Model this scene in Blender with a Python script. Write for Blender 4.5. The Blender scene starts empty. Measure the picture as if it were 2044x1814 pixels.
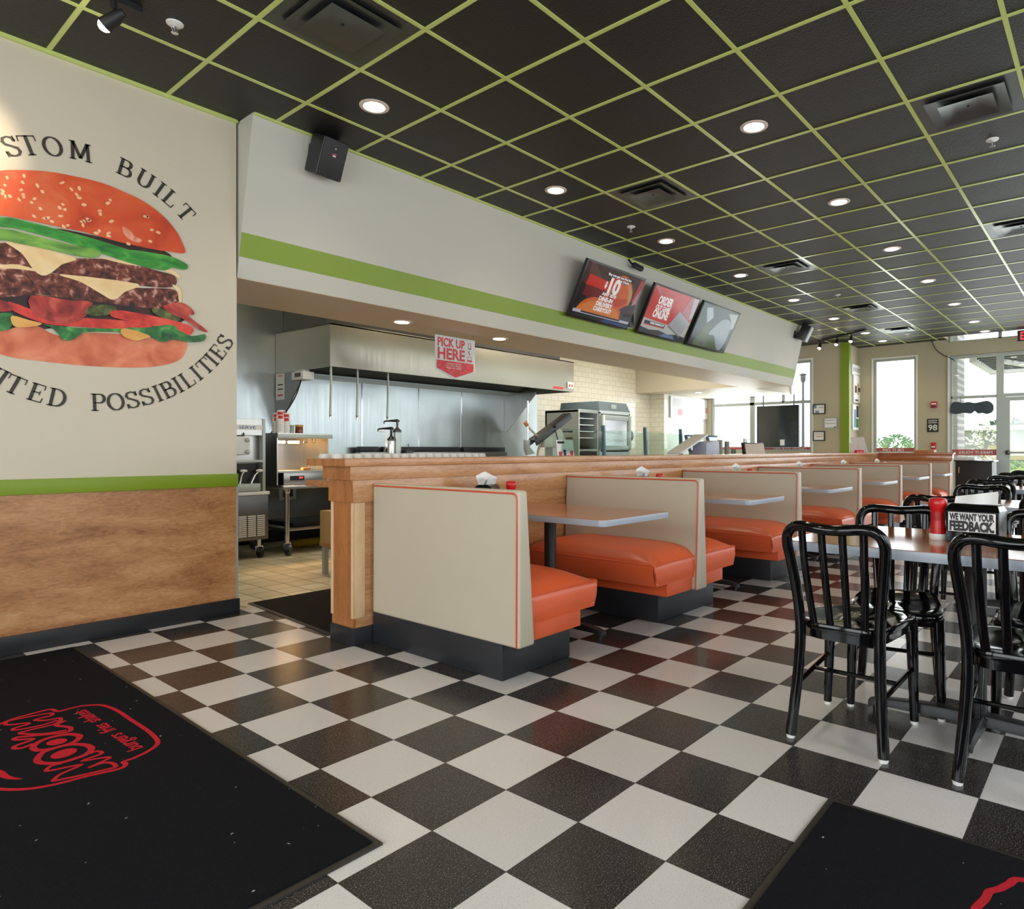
import bpy, bmesh, math, random
from mathutils import Vector, Matrix
random.seed(7)
C = bpy.context.scene.collection
SC = bpy.context.scene
PI = math.pi

# ------------------------------------------------------------------ camera, world, light, exposure
FPX, CX, CY, YAW, HC = 1340.1, 1154.2, 898.4, 0.6783, 1.1161
cam = bpy.data.cameras.new('camera'); camo = bpy.data.objects.new('camera', cam); C.objects.link(camo)
cam.sensor_fit = 'HORIZONTAL'; cam.sensor_width = 36.0; cam.lens = FPX / 2044 * 36.0
cam.shift_x = -(CX - 1022) / 2044; cam.shift_y = (CY - 907) / 2044
cam.clip_start = 0.02; cam.clip_end = 300
camo.location = (0, 0, HC); camo.rotation_euler = (PI / 2, 0, YAW - PI / 2)
SC.camera = camo
SC.view_settings.view_transform = 'Standard'; SC.view_settings.look = 'None'
SC.view_settings.exposure = -0.10; SC.view_settings.gamma = 1.0; SC.view_settings.use_curve_mapping = False

w = bpy.data.worlds.new('sky'); SC.world = w; w.use_nodes = True
bgn = w.node_tree.nodes['Background']; bgn.inputs[0].default_value = (0.93, 0.97, 1.0, 1); bgn.inputs[1].default_value = 2.4

def area(name, loc, rot, sx, sy, power, col):
    l = bpy.data.lights.new(name, 'AREA'); l.shape = 'RECTANGLE'; l.size = sx; l.size_y = sy; l.energy = power; l.color = col
    o = bpy.data.objects.new(name, l); C.objects.link(o); o.location = loc; o.rotation_euler = rot
    return o
DAY = (0.90, 0.96, 1.0)
# daylight through the tall windows of the side wall and the entrance behind
for k, x in enumerate((-0.4, 2.4, 5.2, 8.0, 10.8, 13.2)):
    area('window_daylight', (x, -2.75, 1.75), (-PI / 2, 0, PI), 1.9, 2.1, 46, DAY)
for k, y in enumerate((-1.0, 1.1, 3.2)):
    area('entrance_daylight', (-2.45, y, 1.6), (PI / 2, 0, -PI / 2), 1.7, 2.2, 50, DAY)
# daylight of the far glazing
area('far_window_daylight', (15.40, 3.76, 2.05), (PI / 2, 0, PI / 2), 0.8, 2.0, 14, DAY)
area('storefront_daylight', (15.40, 0.6, 1.6), (PI / 2, 0, PI / 2), 3.8, 2.6, 70, DAY)
area('drive_window_daylight', (14.3, 6.3, 1.75), (PI / 2, 0, PI / 2), 2.3, 1.2, 70, DAY)
# kitchen troffers (above the drop line, out of sight of the room)
for x, y in ((3.0, 6.4), (5.6, 6.2), (8.2, 6.0), (10.6, 6.4)):
    area('kitchen_troffer', (x, y, 3.25), (0, 0, 0), 1.15, 0.55, 16 if x < 7 else 36, (1.0, 0.88, 0.66) if x < 7 else (1.0, 0.93, 0.80))

def ray(px, py):
    c, s = math.cos(YAW), math.sin(YAW)
    u, v = (px - CX) / FPX, (CY - py) / FPX
    return Vector((c + s * u, s - c * u, v))
def at(px, py, x=None, y=None, z=None):
    """the point of a real plane (x=, y= or z=) seen at that place of the photograph"""
    d = ray(px, py)
    t = x / d.x if x is not None else (y / d.y if y is not None else (z - HC) / d.z)
    return Vector((0, 0, HC)) + d * t

# ------------------------------------------------------------------ mesh helpers
class MB:
    def __init__(s): s.v = []; s.f = []
    def add(s, vs, fs):
        n = len(s.v); s.v += [tuple(p) for p in vs]; s.f += [tuple(i + n for i in f) for f in fs]; return s
    def box(s, x0, x1, y0, y1, z0, z1):
        return s.add([(x0, y0, z0), (x1, y0, z0), (x1, y1, z0), (x0, y1, z0), (x0, y0, z1), (x1, y0, z1), (x1, y1, z1), (x0, y1, z1)],
                     [(0, 3, 2, 1), (4, 5, 6, 7), (0, 1, 5, 4), (1, 2, 6, 5), (2, 3, 7, 6), (3, 0, 4, 7)])
    def obox(s, c, ux, uy, uz, a, b, h):
        """box centred c with half sizes a,b,h along unit axes"""
        c, ux, uy, uz = Vector(c), Vector(ux), Vector(uy), Vector(uz); vs = []
        for k in (-1, 1):
            for i, j in ((-1, -1), (1, -1), (1, 1), (-1, 1)): vs.append(c + ux * a * i + uy * b * j + uz * h * k)
        return s.add(vs, [(0, 3, 2, 1), (4, 5, 6, 7), (0, 1, 5, 4), (1, 2, 6, 5), (2, 3, 7, 6), (3, 0, 4, 7)])
    def bar(s, p, q, wd, ht, up=(0, 0, 1)):
        p, q = Vector(p), Vector(q); d = (q - p); L = d.length; d.normalize()
        r = d.cross(Vector(up)); r = r.normalized() if r.length > 1e-6 else Vector((1, 0, 0)); u = r.cross(d)
        return s.obox((p + q) / 2, d, r, u, L / 2, wd / 2, ht / 2)
    def tube(s, pts, r, n=10, closed=False, caps=True, flat=1.0, up=None):
        pts = [Vector(p) for p in pts]; N = len(pts); rs = r if isinstance(r, (list, tuple)) else [r] * N
        rings = []; prev = None
        for i, p in enumerate(pts):
            a = pts[(i - 1) % N] if (closed or i > 0) else p; b = pts[(i + 1) % N] if (closed or i < N - 1) else p
            t = (b - a).normalized()
            if up is not None: nrm = Vector(up) - t * t.dot(Vector(up))
            elif prev is None: nrm = t.orthogonal()
            else: nrm = prev - t * prev.dot(t)
            nrm.normalize(); prev = nrm; bn = t.cross(nrm)
            rings.append([p + (nrm * math.cos(2 * PI * k / n) * flat + bn * math.sin(2 * PI * k / n)) * rs[i] for k in range(n)])
        vs = [q for rg in rings for q in rg]; fs = []
        for i in range(N if closed else N - 1):
            j = (i + 1) % N
            for k in range(n): fs.append((i * n + k, i * n + (k + 1) % n, j * n + (k + 1) % n, j * n + k))
        if caps and not closed: fs += [tuple(range(n - 1, -1, -1)), tuple((N - 1) * n + k for k in range(n))]
        return s.add(vs, fs)
    def cyl(s, p, q, r, r2=None, n=20): return s.tube([p, q], [r, r if r2 is None else r2], n)
    def lathe(s, c, prof, n=24, axis='z'):
        c = Vector(c); vs = []; fs = []
        for r, h in prof:
            for k in range(n):
                a = 2 * PI * k / n; x, y = r * math.cos(a), r * math.sin(a)
                vs.append(c + (Vector((x, y, h)) if axis == 'z' else Vector((h, x, y)) if axis == 'x' else Vector((x, h, y))))
        for i in range(len(prof) - 1):
            for k in range(n): fs.append((i * n + k, i * n + (k + 1) % n, (i + 1) * n + (k + 1) % n, (i + 1) * n + k))
        fs += [tuple(range(n - 1, -1, -1)), tuple((len(prof) - 1) * n + k for k in range(n))]
        return s.add(vs, fs)
    def prism(s, poly, ext):
        """poly: 3-D points of a flat outline, ext: extrusion vector"""
        poly = [Vector(p) for p in poly]; e = Vector(ext); n = len(poly)
        return s.add(poly + [p + e for p in poly], [tuple(range(n))[::-1], tuple(range(n, 2 * n))] + [(i, (i + 1) % n, n + (i + 1) % n, n + i) for i in range(n)])
    def face(s, pts): return s.add(pts, [tuple(range(len(pts)))])
    def grid(s, fn, nu, nv, wrap=False):
        vs = [fn(i / nu, j / nv) for j in range(nv + 1) for i in range(nu + 1)]
        return s.add(vs, [(j * (nu + 1) + i, j * (nu + 1) + i + 1, (j + 1) * (nu + 1) + i + 1, (j + 1) * (nu + 1) + i) for j in range(nv) for i in range(nu)])
    def sphere(s, c, r, sc=(1, 1, 1), n=14, m=9):
        c = Vector(c); prof = []
        vs = []; fs = []
        for i in range(m + 1):
            t = PI * i / m
            for k in range(n):
                a = 2 * PI * k / n
                vs.append(c + Vector((r * sc[0] * math.sin(t) * math.cos(a), r * sc[1] * math.sin(t) * math.sin(a), r * sc[2] * math.cos(t))))
        for i in range(m):
            for k in range(n): fs.append((i * n + k, (i + 1) * n + k, (i + 1) * n + (k + 1) % n, i * n + (k + 1) % n))
        return s.add(vs, fs)
    def ribbon(s, pts, wd, up=(0, 0, 1), closed=False):
        """flat band of width wd along pts, lying across the normal up"""
        pts = [Vector(p) for p in pts]; N = len(pts); u = Vector(up); L = []; Rr = []
        for i, p in enumerate(pts):
            a = pts[(i - 1) % N] if (closed or i > 0) else p; b = pts[(i + 1) % N] if (closed or i < N - 1) else p
            t = (b - a).normalized(); n = u.cross(t)
            L.append(p + n * wd / 2); Rr.append(p - n * wd / 2)
        return s.add(L + Rr, [(i, (i + 1) % N, N + (i + 1) % N, N + i) for i in range(N if closed else N - 1)])
    def build(s, name, m, parent=None, bevel=0, seg=2, smooth=40, local=False):
        off = Vector((0, 0, 0)) if (parent is None or local) else origin(parent)
        me = bpy.data.meshes.new(name); bm = bmesh.new()
        vv = [bm.verts.new(Vector(p) - off) for p in s.v]
        for f in s.f:
            try: bm.faces.new([vv[i] for i in f])
            except ValueError: pass
        bmesh.ops.remove_doubles(bm, verts=bm.verts, dist=1e-6)
        bmesh.ops.recalc_face_normals(bm, faces=bm.faces)
        if bevel:
            ed = [e for e in bm.edges if len(e.link_faces) == 2 and e.calc_face_angle(0) > 0.6]
            bmesh.ops.bevel(bm, geom=ed, offset=bevel, segments=seg, profile=0.6, affect='EDGES', clamp_overlap=True)
        bm.to_mesh(me); bm.free()
        if smooth:
            me.shade_smooth(); me.set_sharp_from_angle(angle=math.radians(smooth))
        me.materials.append(m)
        o = bpy.data.objects.new(name, me); C.objects.link(o)
        if parent is not None: o.parent = parent
        return o

def origin(o):
    v = Vector((0, 0, 0))
    while o is not None: v = v + o.location; o = o.parent
    return v
def tag(o, label=None, cat=None, group=None, kind=None):
    if label: o['label'] = label
    if cat: o['category'] = cat
    if group: o['group'] = group
    if kind: o['kind'] = kind
    return o
def thing(name, label, cat, loc=(0, 0, 0), group=None, rz=0):
    o = bpy.data.objects.new(name, None); C.objects.link(o); o.location = loc; o.rotation_euler.z = rz
    o.empty_display_size = 0.1
    return tag(o, label, cat, group)
def struct(o): o['kind'] = 'structure'; return o
def kids(o): return [c for c in bpy.data.objects if c.parent is o]
def copy_tree(o, parent=None):
    c = o.copy(); C.objects.link(c)
    if parent is not None: c.parent = parent
    for ch in kids(o): copy_tree(ch, c)
    return c
def dup(o, loc, label, rz=None, group=None):
    c = copy_tree(o); c.location = loc; c['label'] = label
    if rz is not None: c.rotation_euler.z = rz
    if group: c['group'] = group
    return c
def txt(s, size, m, parent, org, right=(1, 0, 0), up=(0, 0, 1), bold=0.0, align='CENTER', xs=1.0, ext=0.0008, name='lettering', width=None, local=False, line=1.0):
    """flat lettering whose baseline starts/centres at org, running along right"""
    cu = bpy.data.curves.new('t', 'FONT'); cu.body = s; cu.size = size; cu.align_x = align; cu.offset = bold * size; cu.space_line = line
    cu.fill_mode = 'BOTH'; cu.extrude = 0.5; cu.resolution_u = 3
    o = bpy.data.objects.new('t', cu); C.objects.link(o)
    dg = bpy.context.evaluated_depsgraph_get(); dg.update()
    me = bpy.data.meshes.new_from_object(o.evaluated_get(dg)); bpy.data.objects.remove(o); bpy.data.curves.remove(cu)
    r, u = Vector(right).normalized(), Vector(up).normalized(); n = r.cross(u); off = Vector((0, 0, 0)) if (parent is None or local) else origin(parent)
    if width and len(me.vertices):
        xsz = [v.co.x for v in me.vertices]; xs = width / max(1e-6, max(xsz) - min(xsz))
    for v in me.vertices: v.co = Vector(org) - off + r * v.co.x * xs + u * v.co.y + n * (v.co.z * 2 * ext)
    me.materials.clear(); me.materials.append(m); me.name = name
    o = bpy.data.objects.new(name, me); C.objects.link(o)
    if parent is not None: o.parent = parent
    return o

# ------------------------------------------------------------------ materials
def srgb(r, g, b):
    f = lambda c: (c / 255 / 12.92) if c / 255 <= 0.04045 else ((c / 255 + 0.055) / 1.055) ** 2.4
    return (f(r), f(g), f(b))
def newmat(name):
    m = bpy.data.materials.new(name); m.use_nodes = True; nt = m.node_tree
    return m, nt, nt.nodes['Principled BSDF']
def N(nt, t, **k):
    n = nt.nodes.new(t)
    for a, b in k.items(): setattr(n, a, b)
    return n
def mat(name, col, rough=0.5, metal=0.0, spec=0.5, vary=0.06, scale=6.0, bump=0.0, bscale=60.0, coat=0.0, sheen=0.0, stretch=(1, 1, 1)):
    """plain surface with a little procedural unevenness of tone, gloss and relief"""
    m, nt, p = newmat(name)
    tc = N(nt, 'ShaderNodeTexCoord'); mp = N(nt, 'ShaderNodeMapping'); mp.inputs['Scale'].default_value = stretch
    nt.links.new(tc.outputs['Object'], mp.inputs[0])
    nz = N(nt, 'ShaderNodeTexNoise'); nz.inputs['Scale'].default_value = scale; nz.inputs['Detail'].default_value = 3
    nt.links.new(mp.outputs[0], nz.inputs['Vector'])
    mx = N(nt, 'ShaderNodeMix', data_type='RGBA'); mx.inputs['A'].default_value = tuple(c * (1 - vary) for c in col) + (1,); mx.inputs['B'].default_value = tuple(min(1, c * (1 + vary)) for c in col) + (1,)
    nt.links.new(nz.outputs['Fac'], mx.inputs['Factor']); nt.links.new(mx.outputs['Result'], p.inputs['Base Color'])
    p.inputs['Roughness'].default_value = rough; p.inputs['Metallic'].default_value = metal; p.inputs['Specular IOR Level'].default_value = spec
    p.inputs['Coat Weight'].default_value = coat; p.inputs['Sheen Weight'].default_value = sheen
    if bump:
        n2 = N(nt, 'ShaderNodeTexNoise'); n2.inputs['Scale'].default_value = bscale; n2.inputs['Detail'].default_value = 2
        nt.links.new(mp.outputs[0], n2.inputs['Vector'])
        b = N(nt, 'ShaderNodeBump'); b.inputs['Strength'].default_value = bump; b.inputs['Distance'].default_value = 0.01
        nt.links.new(n2.outputs['Fac'], b.inputs['Height']); nt.links.new(b.outputs[0], p.inputs['Normal'])
    return m
def emit(name, col, strength):
    m, nt, p = newmat(name); p.inputs['Base Color'].default_value = col + (1,)
    p.inputs['Emission Color'].default_value = col + (1,); p.inputs['Emission Strength'].default_value = strength
    return m
def wood(name, cols, scale=(1.0, 9.0, 9.0), big=2.5, rough=0.35, spec=0.5, amt=0.55):
    """figured maple veneer: long stretched grain under broad cloudy figure"""
    m, nt, p = newmat(name)
    tc = N(nt, 'ShaderNodeTexCoord'); mp = N(nt, 'ShaderNodeMapping'); mp.inputs['Scale'].default_value = scale
    nt.links.new(tc.outputs['Object'], mp.inputs[0])
    n1 = N(nt, 'ShaderNodeTexNoise'); n1.inputs['Scale'].default_value = big; n1.inputs['Detail'].default_value = 5; n1.inputs['Distortion'].default_value = 1.2
    n2 = N(nt, 'ShaderNodeTexNoise'); n2.inputs['Scale'].default_value = big * 7; n2.inputs['Detail'].default_value = 6; n2.inputs['Distortion'].default_value = 2.0
    for n in (n1, n2): nt.links.new(mp.outputs[0], n.inputs['Vector'])
    ad = N(nt, 'ShaderNodeMix', data_type='FLOAT'); ad.inputs['Factor'].default_value = 1 - amt
    nt.links.new(n1.outputs['Fac'], ad.inputs['A']); nt.links.new(n2.outputs['Fac'], ad.inputs['B'])
    cr = N(nt, 'ShaderNodeValToRGB'); e = cr.color_ramp.elements
    e[0].position = 0.33; e[0].color = cols[0] + (1,); e[1].position = 0.68; e[1].color = cols[2] + (1,)
    k = e.new(0.5); k.color = cols[1] + (1,)
    nt.links.new(ad.outputs['Result'], cr.inputs[0]); nt.links.new(cr.outputs[0], p.inputs['Base Color'])
    p.inputs['Roughness'].default_value = rough; p.inputs['Specular IOR Level'].default_value = spec
    return m
def steel(name, col=(0.58, 0.58, 0.56), rough=0.3, stretch=(60, 60, 1.5)):
    m, nt, p = newmat(name)
    tc = N(nt, 'ShaderNodeTexCoord'); mp = N(nt, 'ShaderNodeMapping'); mp.inputs['Scale'].default_value = stretch
    nt.links.new(tc.outputs['Object'], mp.inputs[0])
    nz = N(nt, 'ShaderNodeTexNoise'); nz.inputs['Scale'].default_value = 1.0; nz.inputs['Detail'].default_value = 4; nt.links.new(mp.outputs[0], nz.inputs['Vector'])
    mr = N(nt, 'ShaderNodeMapRange'); mr.inputs['To Min'].default_value = rough * 0.8; mr.inputs['To Max'].default_value = rough * 1.25
    nt.links.new(nz.outputs['Fac'], mr.inputs['Value']); nt.links.new(mr.outputs[0], p.inputs['Roughness'])
    nb = N(nt, 'ShaderNodeTexNoise'); nb.inputs['Scale'].default_value = 1.3; nt.links.new(tc.outputs['Object'], nb.inputs['Vector'])
    b = N(nt, 'ShaderNodeBump'); b.inputs['Strength'].default_value = 0.2; b.inputs['Distance'].default_value = 0.08
    nt.links.new(nb.outputs['Fac'], b.inputs['Height']); nt.links.new(b.outputs[0], p.inputs['Normal'])
    p.inputs['Metallic'].default_value = 1.0; p.inputs['Base Color'].default_value = col + (1,)
    return m
def glass(name, tint=(1, 1, 1), clear=0.93, rough=0.02):
    m = bpy.data.materials.new(name); m.use_nodes = True; nt = m.node_tree; nt.nodes.remove(nt.nodes['Principled BSDF'])
    t = N(nt, 'ShaderNodeBsdfTransparent'); t.inputs[0].default_value = tint + (1,)
    g = N(nt, 'ShaderNodeBsdfGlossy'); g.inputs['Roughness'].default_value = rough
    lw = N(nt, 'ShaderNodeLayerWeight'); lw.inputs['Blend'].default_value = 0.12
    mr = N(nt, 'ShaderNodeMapRange'); mr.inputs['To Min'].default_value = 1 - clear; mr.inputs['To Max'].default_value = 0.6
    nt.links.new(lw.outputs['Fresnel'], mr.inputs['Value'])
    mx = N(nt, 'ShaderNodeMixShader'); nt.links.new(mr.outputs[0], mx.inputs[0]); nt.links.new(t.outputs[0], mx.inputs[1]); nt.links.new(g.outputs[0], mx.inputs[2])
    nt.links.new(mx.outputs[0], nt.nodes['Material Output'].inputs[0])
    return m
def math_node(nt, op, a, b=None):
    n = N(nt, 'ShaderNodeMath', operation=op)
    for i, v in enumerate((a, b)):
        if v is None: continue
        if isinstance(v, (int, float)): n.inputs[i].default_value = v
        else: nt.links.new(v, n.inputs[i])
    return n.outputs[0]
def tiles(name, sx, sy, ox, oy, joint, colA, colB, jcol, rough, checker=False, axes='XY', brick=False, speck=0.0, spec=0.5, vary=0.05, bump=0.1, jrough=0.8):
    """tiling by object position: sx by sy cells with joints; checkerboard or running bond; terrazzo-like specks"""
    m, nt, p = newmat(name)
    tc = N(nt, 'ShaderNodeTexCoord'); sp = N(nt, 'ShaderNodeSeparateXYZ'); nt.links.new(tc.outputs['Object'], sp.inputs[0])
    u = math_node(nt, 'DIVIDE', math_node(nt, 'SUBTRACT', sp.outputs[axes[0]], ox), sx)
    v = math_node(nt, 'DIVIDE', math_node(nt, 'SUBTRACT', sp.outputs[axes[1]], oy), sy)
    fv = math_node(nt, 'FLOOR', v)
    if brick: u = math_node(nt, 'ADD', u, math_node(nt, 'MULTIPLY', math_node(nt, 'FLOORED_MODULO', fv, 2.0), 0.5))
    fu = math_node(nt, 'FLOOR', u)
    du = math_node(nt, 'MULTIPLY', math_node(nt, 'PINGPONG', u, 0.5), sx); dv = math_node(nt, 'MULTIPLY', math_node(nt, 'PINGPONG', v, 0.5), sy)
    j = math_node(nt, 'LESS_THAN', math_node(nt, 'MINIMUM', du, dv), joint / 2)
    sel = math_node(nt, 'FLOORED_MODULO', math_node(nt, 'ADD', fu, fv), 2.0)
    cv = N(nt, 'ShaderNodeCombineXYZ'); nt.links.new(fu, cv.inputs[0]); nt.links.new(fv, cv.inputs[1])
    wn = N(nt, 'ShaderNodeTexWhiteNoise', noise_dimensions='3D'); nt.links.new(cv.outputs[0], wn.inputs['Vector'])
    mx = N(nt, 'ShaderNodeMix', data_type='RGBA'); mx.inputs['A'].default_value = colA + (1,); mx.inputs['B'].default_value = colB + (1,)
    nt.links.new(sel if checker else wn.outputs['Value'], mx.inputs['Factor']); col = mx.outputs['Result']
    hs = N(nt, 'ShaderNodeHueSaturation'); nt.links.new(col, hs.inputs['Color'])
    nt.links.new(math_node(nt, 'ADD', math_node(nt, 'MULTIPLY', wn.outputs['Value'], 2 * vary), 1 - vary), hs.inputs['Value']); col = hs.outputs[0]
    if speck:
        s1 = N(nt, 'ShaderNodeTexNoise'); s1.inputs['Scale'].default_value = 260; s1.inputs['Detail'].default_value = 2; nt.links.new(tc.outputs['Object'], s1.inputs['Vector'])
        r1 = N(nt, 'ShaderNodeMapRange'); r1.inputs['From Min'].default_value = 0.56; r1.inputs['From Max'].default_value = 0.72; nt.links.new(s1.outputs['Fac'], r1.inputs['Value'])
        inv = N(nt, 'ShaderNodeMix', data_type='RGBA'); inv.inputs['A'].default_value = colB + (1,); inv.inputs['B'].default_value = colA + (1,); nt.links.new(sel, inv.inputs['Factor'])
        m2 = N(nt, 'ShaderNodeMix', data_type='RGBA'); nt.links.new(math_node(nt, 'MULTIPLY', r1.outputs[0], speck), m2.inputs['Factor'])
        nt.links.new(col, m2.inputs['A']); nt.links.new(inv.outputs['Result'], m2.inputs['B']); col = m2.outputs['Result']
    m3 = N(nt, 'ShaderNodeMix', data_type='RGBA'); nt.links.new(j, m3.inputs['Factor']); nt.links.new(col, m3.inputs['A']); m3.inputs['B'].default_value = jcol + (1,)
    nt.links.new(m3.outputs['Result'], p.inputs['Base Color'])
    big = N(nt, 'ShaderNodeTexNoise'); big.inputs['Scale'].default_value = 2.2; big.inputs['Detail'].default_value = 4; nt.links.new(tc.outputs['Object'], big.inputs['Vector'])
    mr = N(nt, 'ShaderNodeMapRange'); mr.inputs['To Min'].default_value = rough * 0.7; mr.inputs['To Max'].default_value = rough * 1.35; nt.links.new(big.outputs['Fac'], mr.inputs['Value'])
    mj = N(nt, 'ShaderNodeMix', data_type='FLOAT'); nt.links.new(j, mj.inputs['Factor']); nt.links.new(mr.outputs[0], mj.inputs['A']); mj.inputs['B'].default_value = jrough
    nt.links.new(mj.outputs['Result'], p.inputs['Roughness']); p.inputs['Specular IOR Level'].default_value = spec
    if bump:
        ns = N(nt, 'ShaderNodeTexNoise'); ns.inputs['Scale'].default_value = 22; nt.links.new(tc.outputs['Object'], ns.inputs['Vector'])
        h = math_node(nt, 'SUBTRACT', math_node(nt, 'MULTIPLY', ns.outputs['Fac'], 0.12), j)
        b = N(nt, 'ShaderNodeBump'); b.inputs['Strength'].default_value = bump; b.inputs['Distance'].default_value = 0.004
        nt.links.new(h, b.inputs['Height']); nt.links.new(b.outputs[0], p.inputs['Normal'])
    return m

M = {}
M['wall'] = mat('painted_wall', srgb(206, 196, 176), 0.55, vary=0.02, scale=3, bump=0.05, bscale=220)
M['wall_far'] = mat('far_wall_khaki', srgb(186, 177, 150), 0.55, vary=0.02, scale=3)  # darker and yellower than the other walls
M['soffit'] = mat('soffit_paint', srgb(196, 194, 183), 0.5, vary=0.02, scale=3)
M['soffit_under'] = mat('soffit_underside_paint', srgb(216, 198, 172), 0.5, vary=0.02)
M['green'] = mat('green_paint', srgb(126, 152, 26), 0.42, vary=0.03)
M['green_grid'] = mat('green_ceiling_grid', srgb(200, 214, 124), 0.2, vary=0.03, spec=1.0)
M['black_base'] = mat('black_rubber_base', (0.018, 0.020, 0.024), 0.38, vary=0.15, spec=0.45)
M['maple'] = wood('maple_veneer', (srgb(140, 90, 52), srgb(180, 128, 82), srgb(204, 158, 112)), scale=(0.75, 2, 2.4), big=2.6, amt=0.62)
M['oak'] = wood('counter_wood', (srgb(158, 106, 66), srgb(188, 136, 92), srgb(206, 160, 116)), scale=(0.6, 3, 3.5), big=2.4, rough=0.24)
M['oak_end'] = wood('counter_end_wood', (srgb(140, 84, 44), srgb(166, 106, 60), srgb(186, 128, 80)), scale=(3, 3, 0.6), big=2.0, rough=0.36)
M['oak_trim'] = wood('pale_corner_trim', (srgb(206, 168, 126), srgb(216, 182, 142), srgb(226, 196, 160)), scale=(6, 6, 0.6), rough=0.4)
M['butcher'] = wood('butcher_block', (srgb(150, 90, 50), srgb(186, 124, 74), srgb(205, 150, 96)), scale=(1, 14, 14), rough=0.45)
M['laminate'] = wood('table_laminate', (srgb(150, 84, 48), srgb(172, 104, 62), srgb(188, 122, 78)), scale=(6, 0.9, 6), rough=0.14, spec=0.7)
M['edge'] = mat('grey_table_edge', srgb(168, 176, 188), 0.3, vary=0.03)
M['cream_vinyl'] = mat('cream_vinyl', srgb(190, 180, 160), 0.36, vary=0.03, bump=0.05, bscale=300, spec=0.45)
M['orange_vinyl'] = mat('orange_vinyl', srgb(226, 98, 54), 0.3, vary=0.05, bump=0.06, bscale=260, spec=0.55)
M['piping'] = mat('orange_piping', srgb(200, 82, 48), 0.35)
M['black_gloss'] = mat('gloss_black_metal', (0.003, 0.003, 0.0035), 0.09, spec=0.42, vary=0.1)
M['black'] = mat('matt_black', (0.012, 0.012, 0.013), 0.45, vary=0.1)
M['black_plastic'] = mat('black_plastic', (0.014, 0.014, 0.016), 0.3, vary=0.1)
M['white'] = mat('white_plastic', srgb(232, 232, 228), 0.4, vary=0.02)
M['paper'] = mat('white_paper', srgb(238, 238, 236), 0.8, vary=0.02)
M['red'] = mat('red_plastic', srgb(196, 24, 26), 0.28, vary=0.05)
M['redprint'] = mat('red_print', srgb(206, 40, 46), 0.5, vary=0.06, scale=30)
M['steel'] = steel('stainless_steel', (0.46, 0.45, 0.42), 0.32)
M['steel_hood'] = steel('hood_stainless', (0.36, 0.34, 0.285), 0.36, (30, 30, 1.0))
M['steel_dark'] = steel('dark_stainless', (0.20, 0.195, 0.185), 0.36)
M['steel_wall'] = steel('stainless_wall', (0.56, 0.62, 0.64), 0.34, (40, 40, 1.2))
M['chrome'] = steel('chrome', (0.75, 0.75, 0.76), 0.12)
M['alu'] = mat('aluminium_frame', srgb(178, 186, 180), 0.4, metal=0.35, vary=0.03)
M['glass'] = glass('window_glass')
M['clear'] = glass('clear_plastic', (0.97, 0.97, 0.97), 0.86, 0.08)
M['cup_clear'] = mat('frosted_clear_plastic', srgb(236, 236, 232), 0.2, vary=0.02); M['cup_clear'].node_tree.nodes['Principled BSDF'].inputs['Alpha'].default_value = 0.5
M['sneeze'] = glass('sneeze_glass', (0.86, 0.95, 0.91), 0.88)
M['dark_glass'] = mat('dark_glass', (0.012, 0.018, 0.02), 0.06, spec=0.9, vary=0.05)
M['mat'] = mat('black_carpet', (0.0095, 0.0095, 0.012), 0.95, vary=0.45, scale=140, bump=0.7, bscale=420, spec=0.1)
def lint(m):
    nt = m.node_tree; p = nt.nodes['Principled BSDF']; tc = N(nt, 'ShaderNodeTexCoord'); nz = N(nt, 'ShaderNodeTexNoise'); nz.inputs['Scale'].default_value = 60; nz.inputs['Detail'].default_value = 0
    nt.links.new(tc.outputs['Object'], nz.inputs['Vector']); mr = N(nt, 'ShaderNodeMapRange'); mr.inputs['From Min'].default_value = 0.86; mr.inputs['From Max'].default_value = 0.875; nt.links.new(nz.outputs['Fac'], mr.inputs['Value'])
    mx = N(nt, 'ShaderNodeMix', data_type='RGBA'); src = p.inputs['Base Color'].links[0].from_socket; nt.links.new(src, mx.inputs['A']); mx.inputs['B'].default_value = (0.5, 0.5, 0.48, 1)
    nt.links.new(mr.outputs[0], mx.inputs['Factor']); nt.links.new(mx.outputs['Result'], p.inputs['Base Color'])
lint(M['mat'])
M['mat_edge'] = mat('mat_rubber_edge', (0.03, 0.026, 0.02), 0.5, vary=0.2)
M['mat_red'] = mat('red_carpet_yarn', srgb(202, 40, 52), 0.95, vary=0.3, scale=160, bump=0.7, bscale=420, spec=0.1)
M['brown_mat'] = mat('dark_brown_mat', (0.022, 0.018, 0.013), 0.9, vary=0.4, scale=120, bump=0.6, bscale=300, spec=0.1)
M['lamp'] = emit('lamp_lens', (1.0, 0.86, 0.68), 14)
M['lamp_trim'] = mat('lamp_trim', srgb(222, 206, 190), 0.35)
TX, TY, TS = 4.1467 * 0.3048, 14.1472 * 0.3048, 0.3048
M['floor'] = tiles('checker_vinyl_tile', TS, TS, TX, TY, 0.0022, srgb(217, 213, 210), srgb(45, 42, 40), srgb(52, 36, 34), 0.2, checker=True, speck=0.34, bump=0.12, vary=0.05)
M['kitchen_floor'] = tiles('quarry_tile', 0.2, 0.2, 0.03, 0.05, 0.008, srgb(186, 174, 144), srgb(206, 196, 168), srgb(104, 94, 74), 0.4, bump=0.5, vary=0.08)
M['subway'] = tiles('subway_tile', 0.2, 0.1, 0.02, 0.03, 0.005, srgb(236, 231, 214), srgb(240, 236, 221), srgb(176, 168, 150), 0.12, axes='XZ', brick=True, bump=0.15, vary=0.01)
M['subway_side'] = tiles('subway_tile_side', 0.2, 0.1, 0.02, 0.03, 0.005, srgb(234, 230, 214), srgb(238, 234, 220), srgb(176, 168, 150), 0.12, axes='YZ', brick=True, bump=0.15, vary=0.01)
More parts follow.
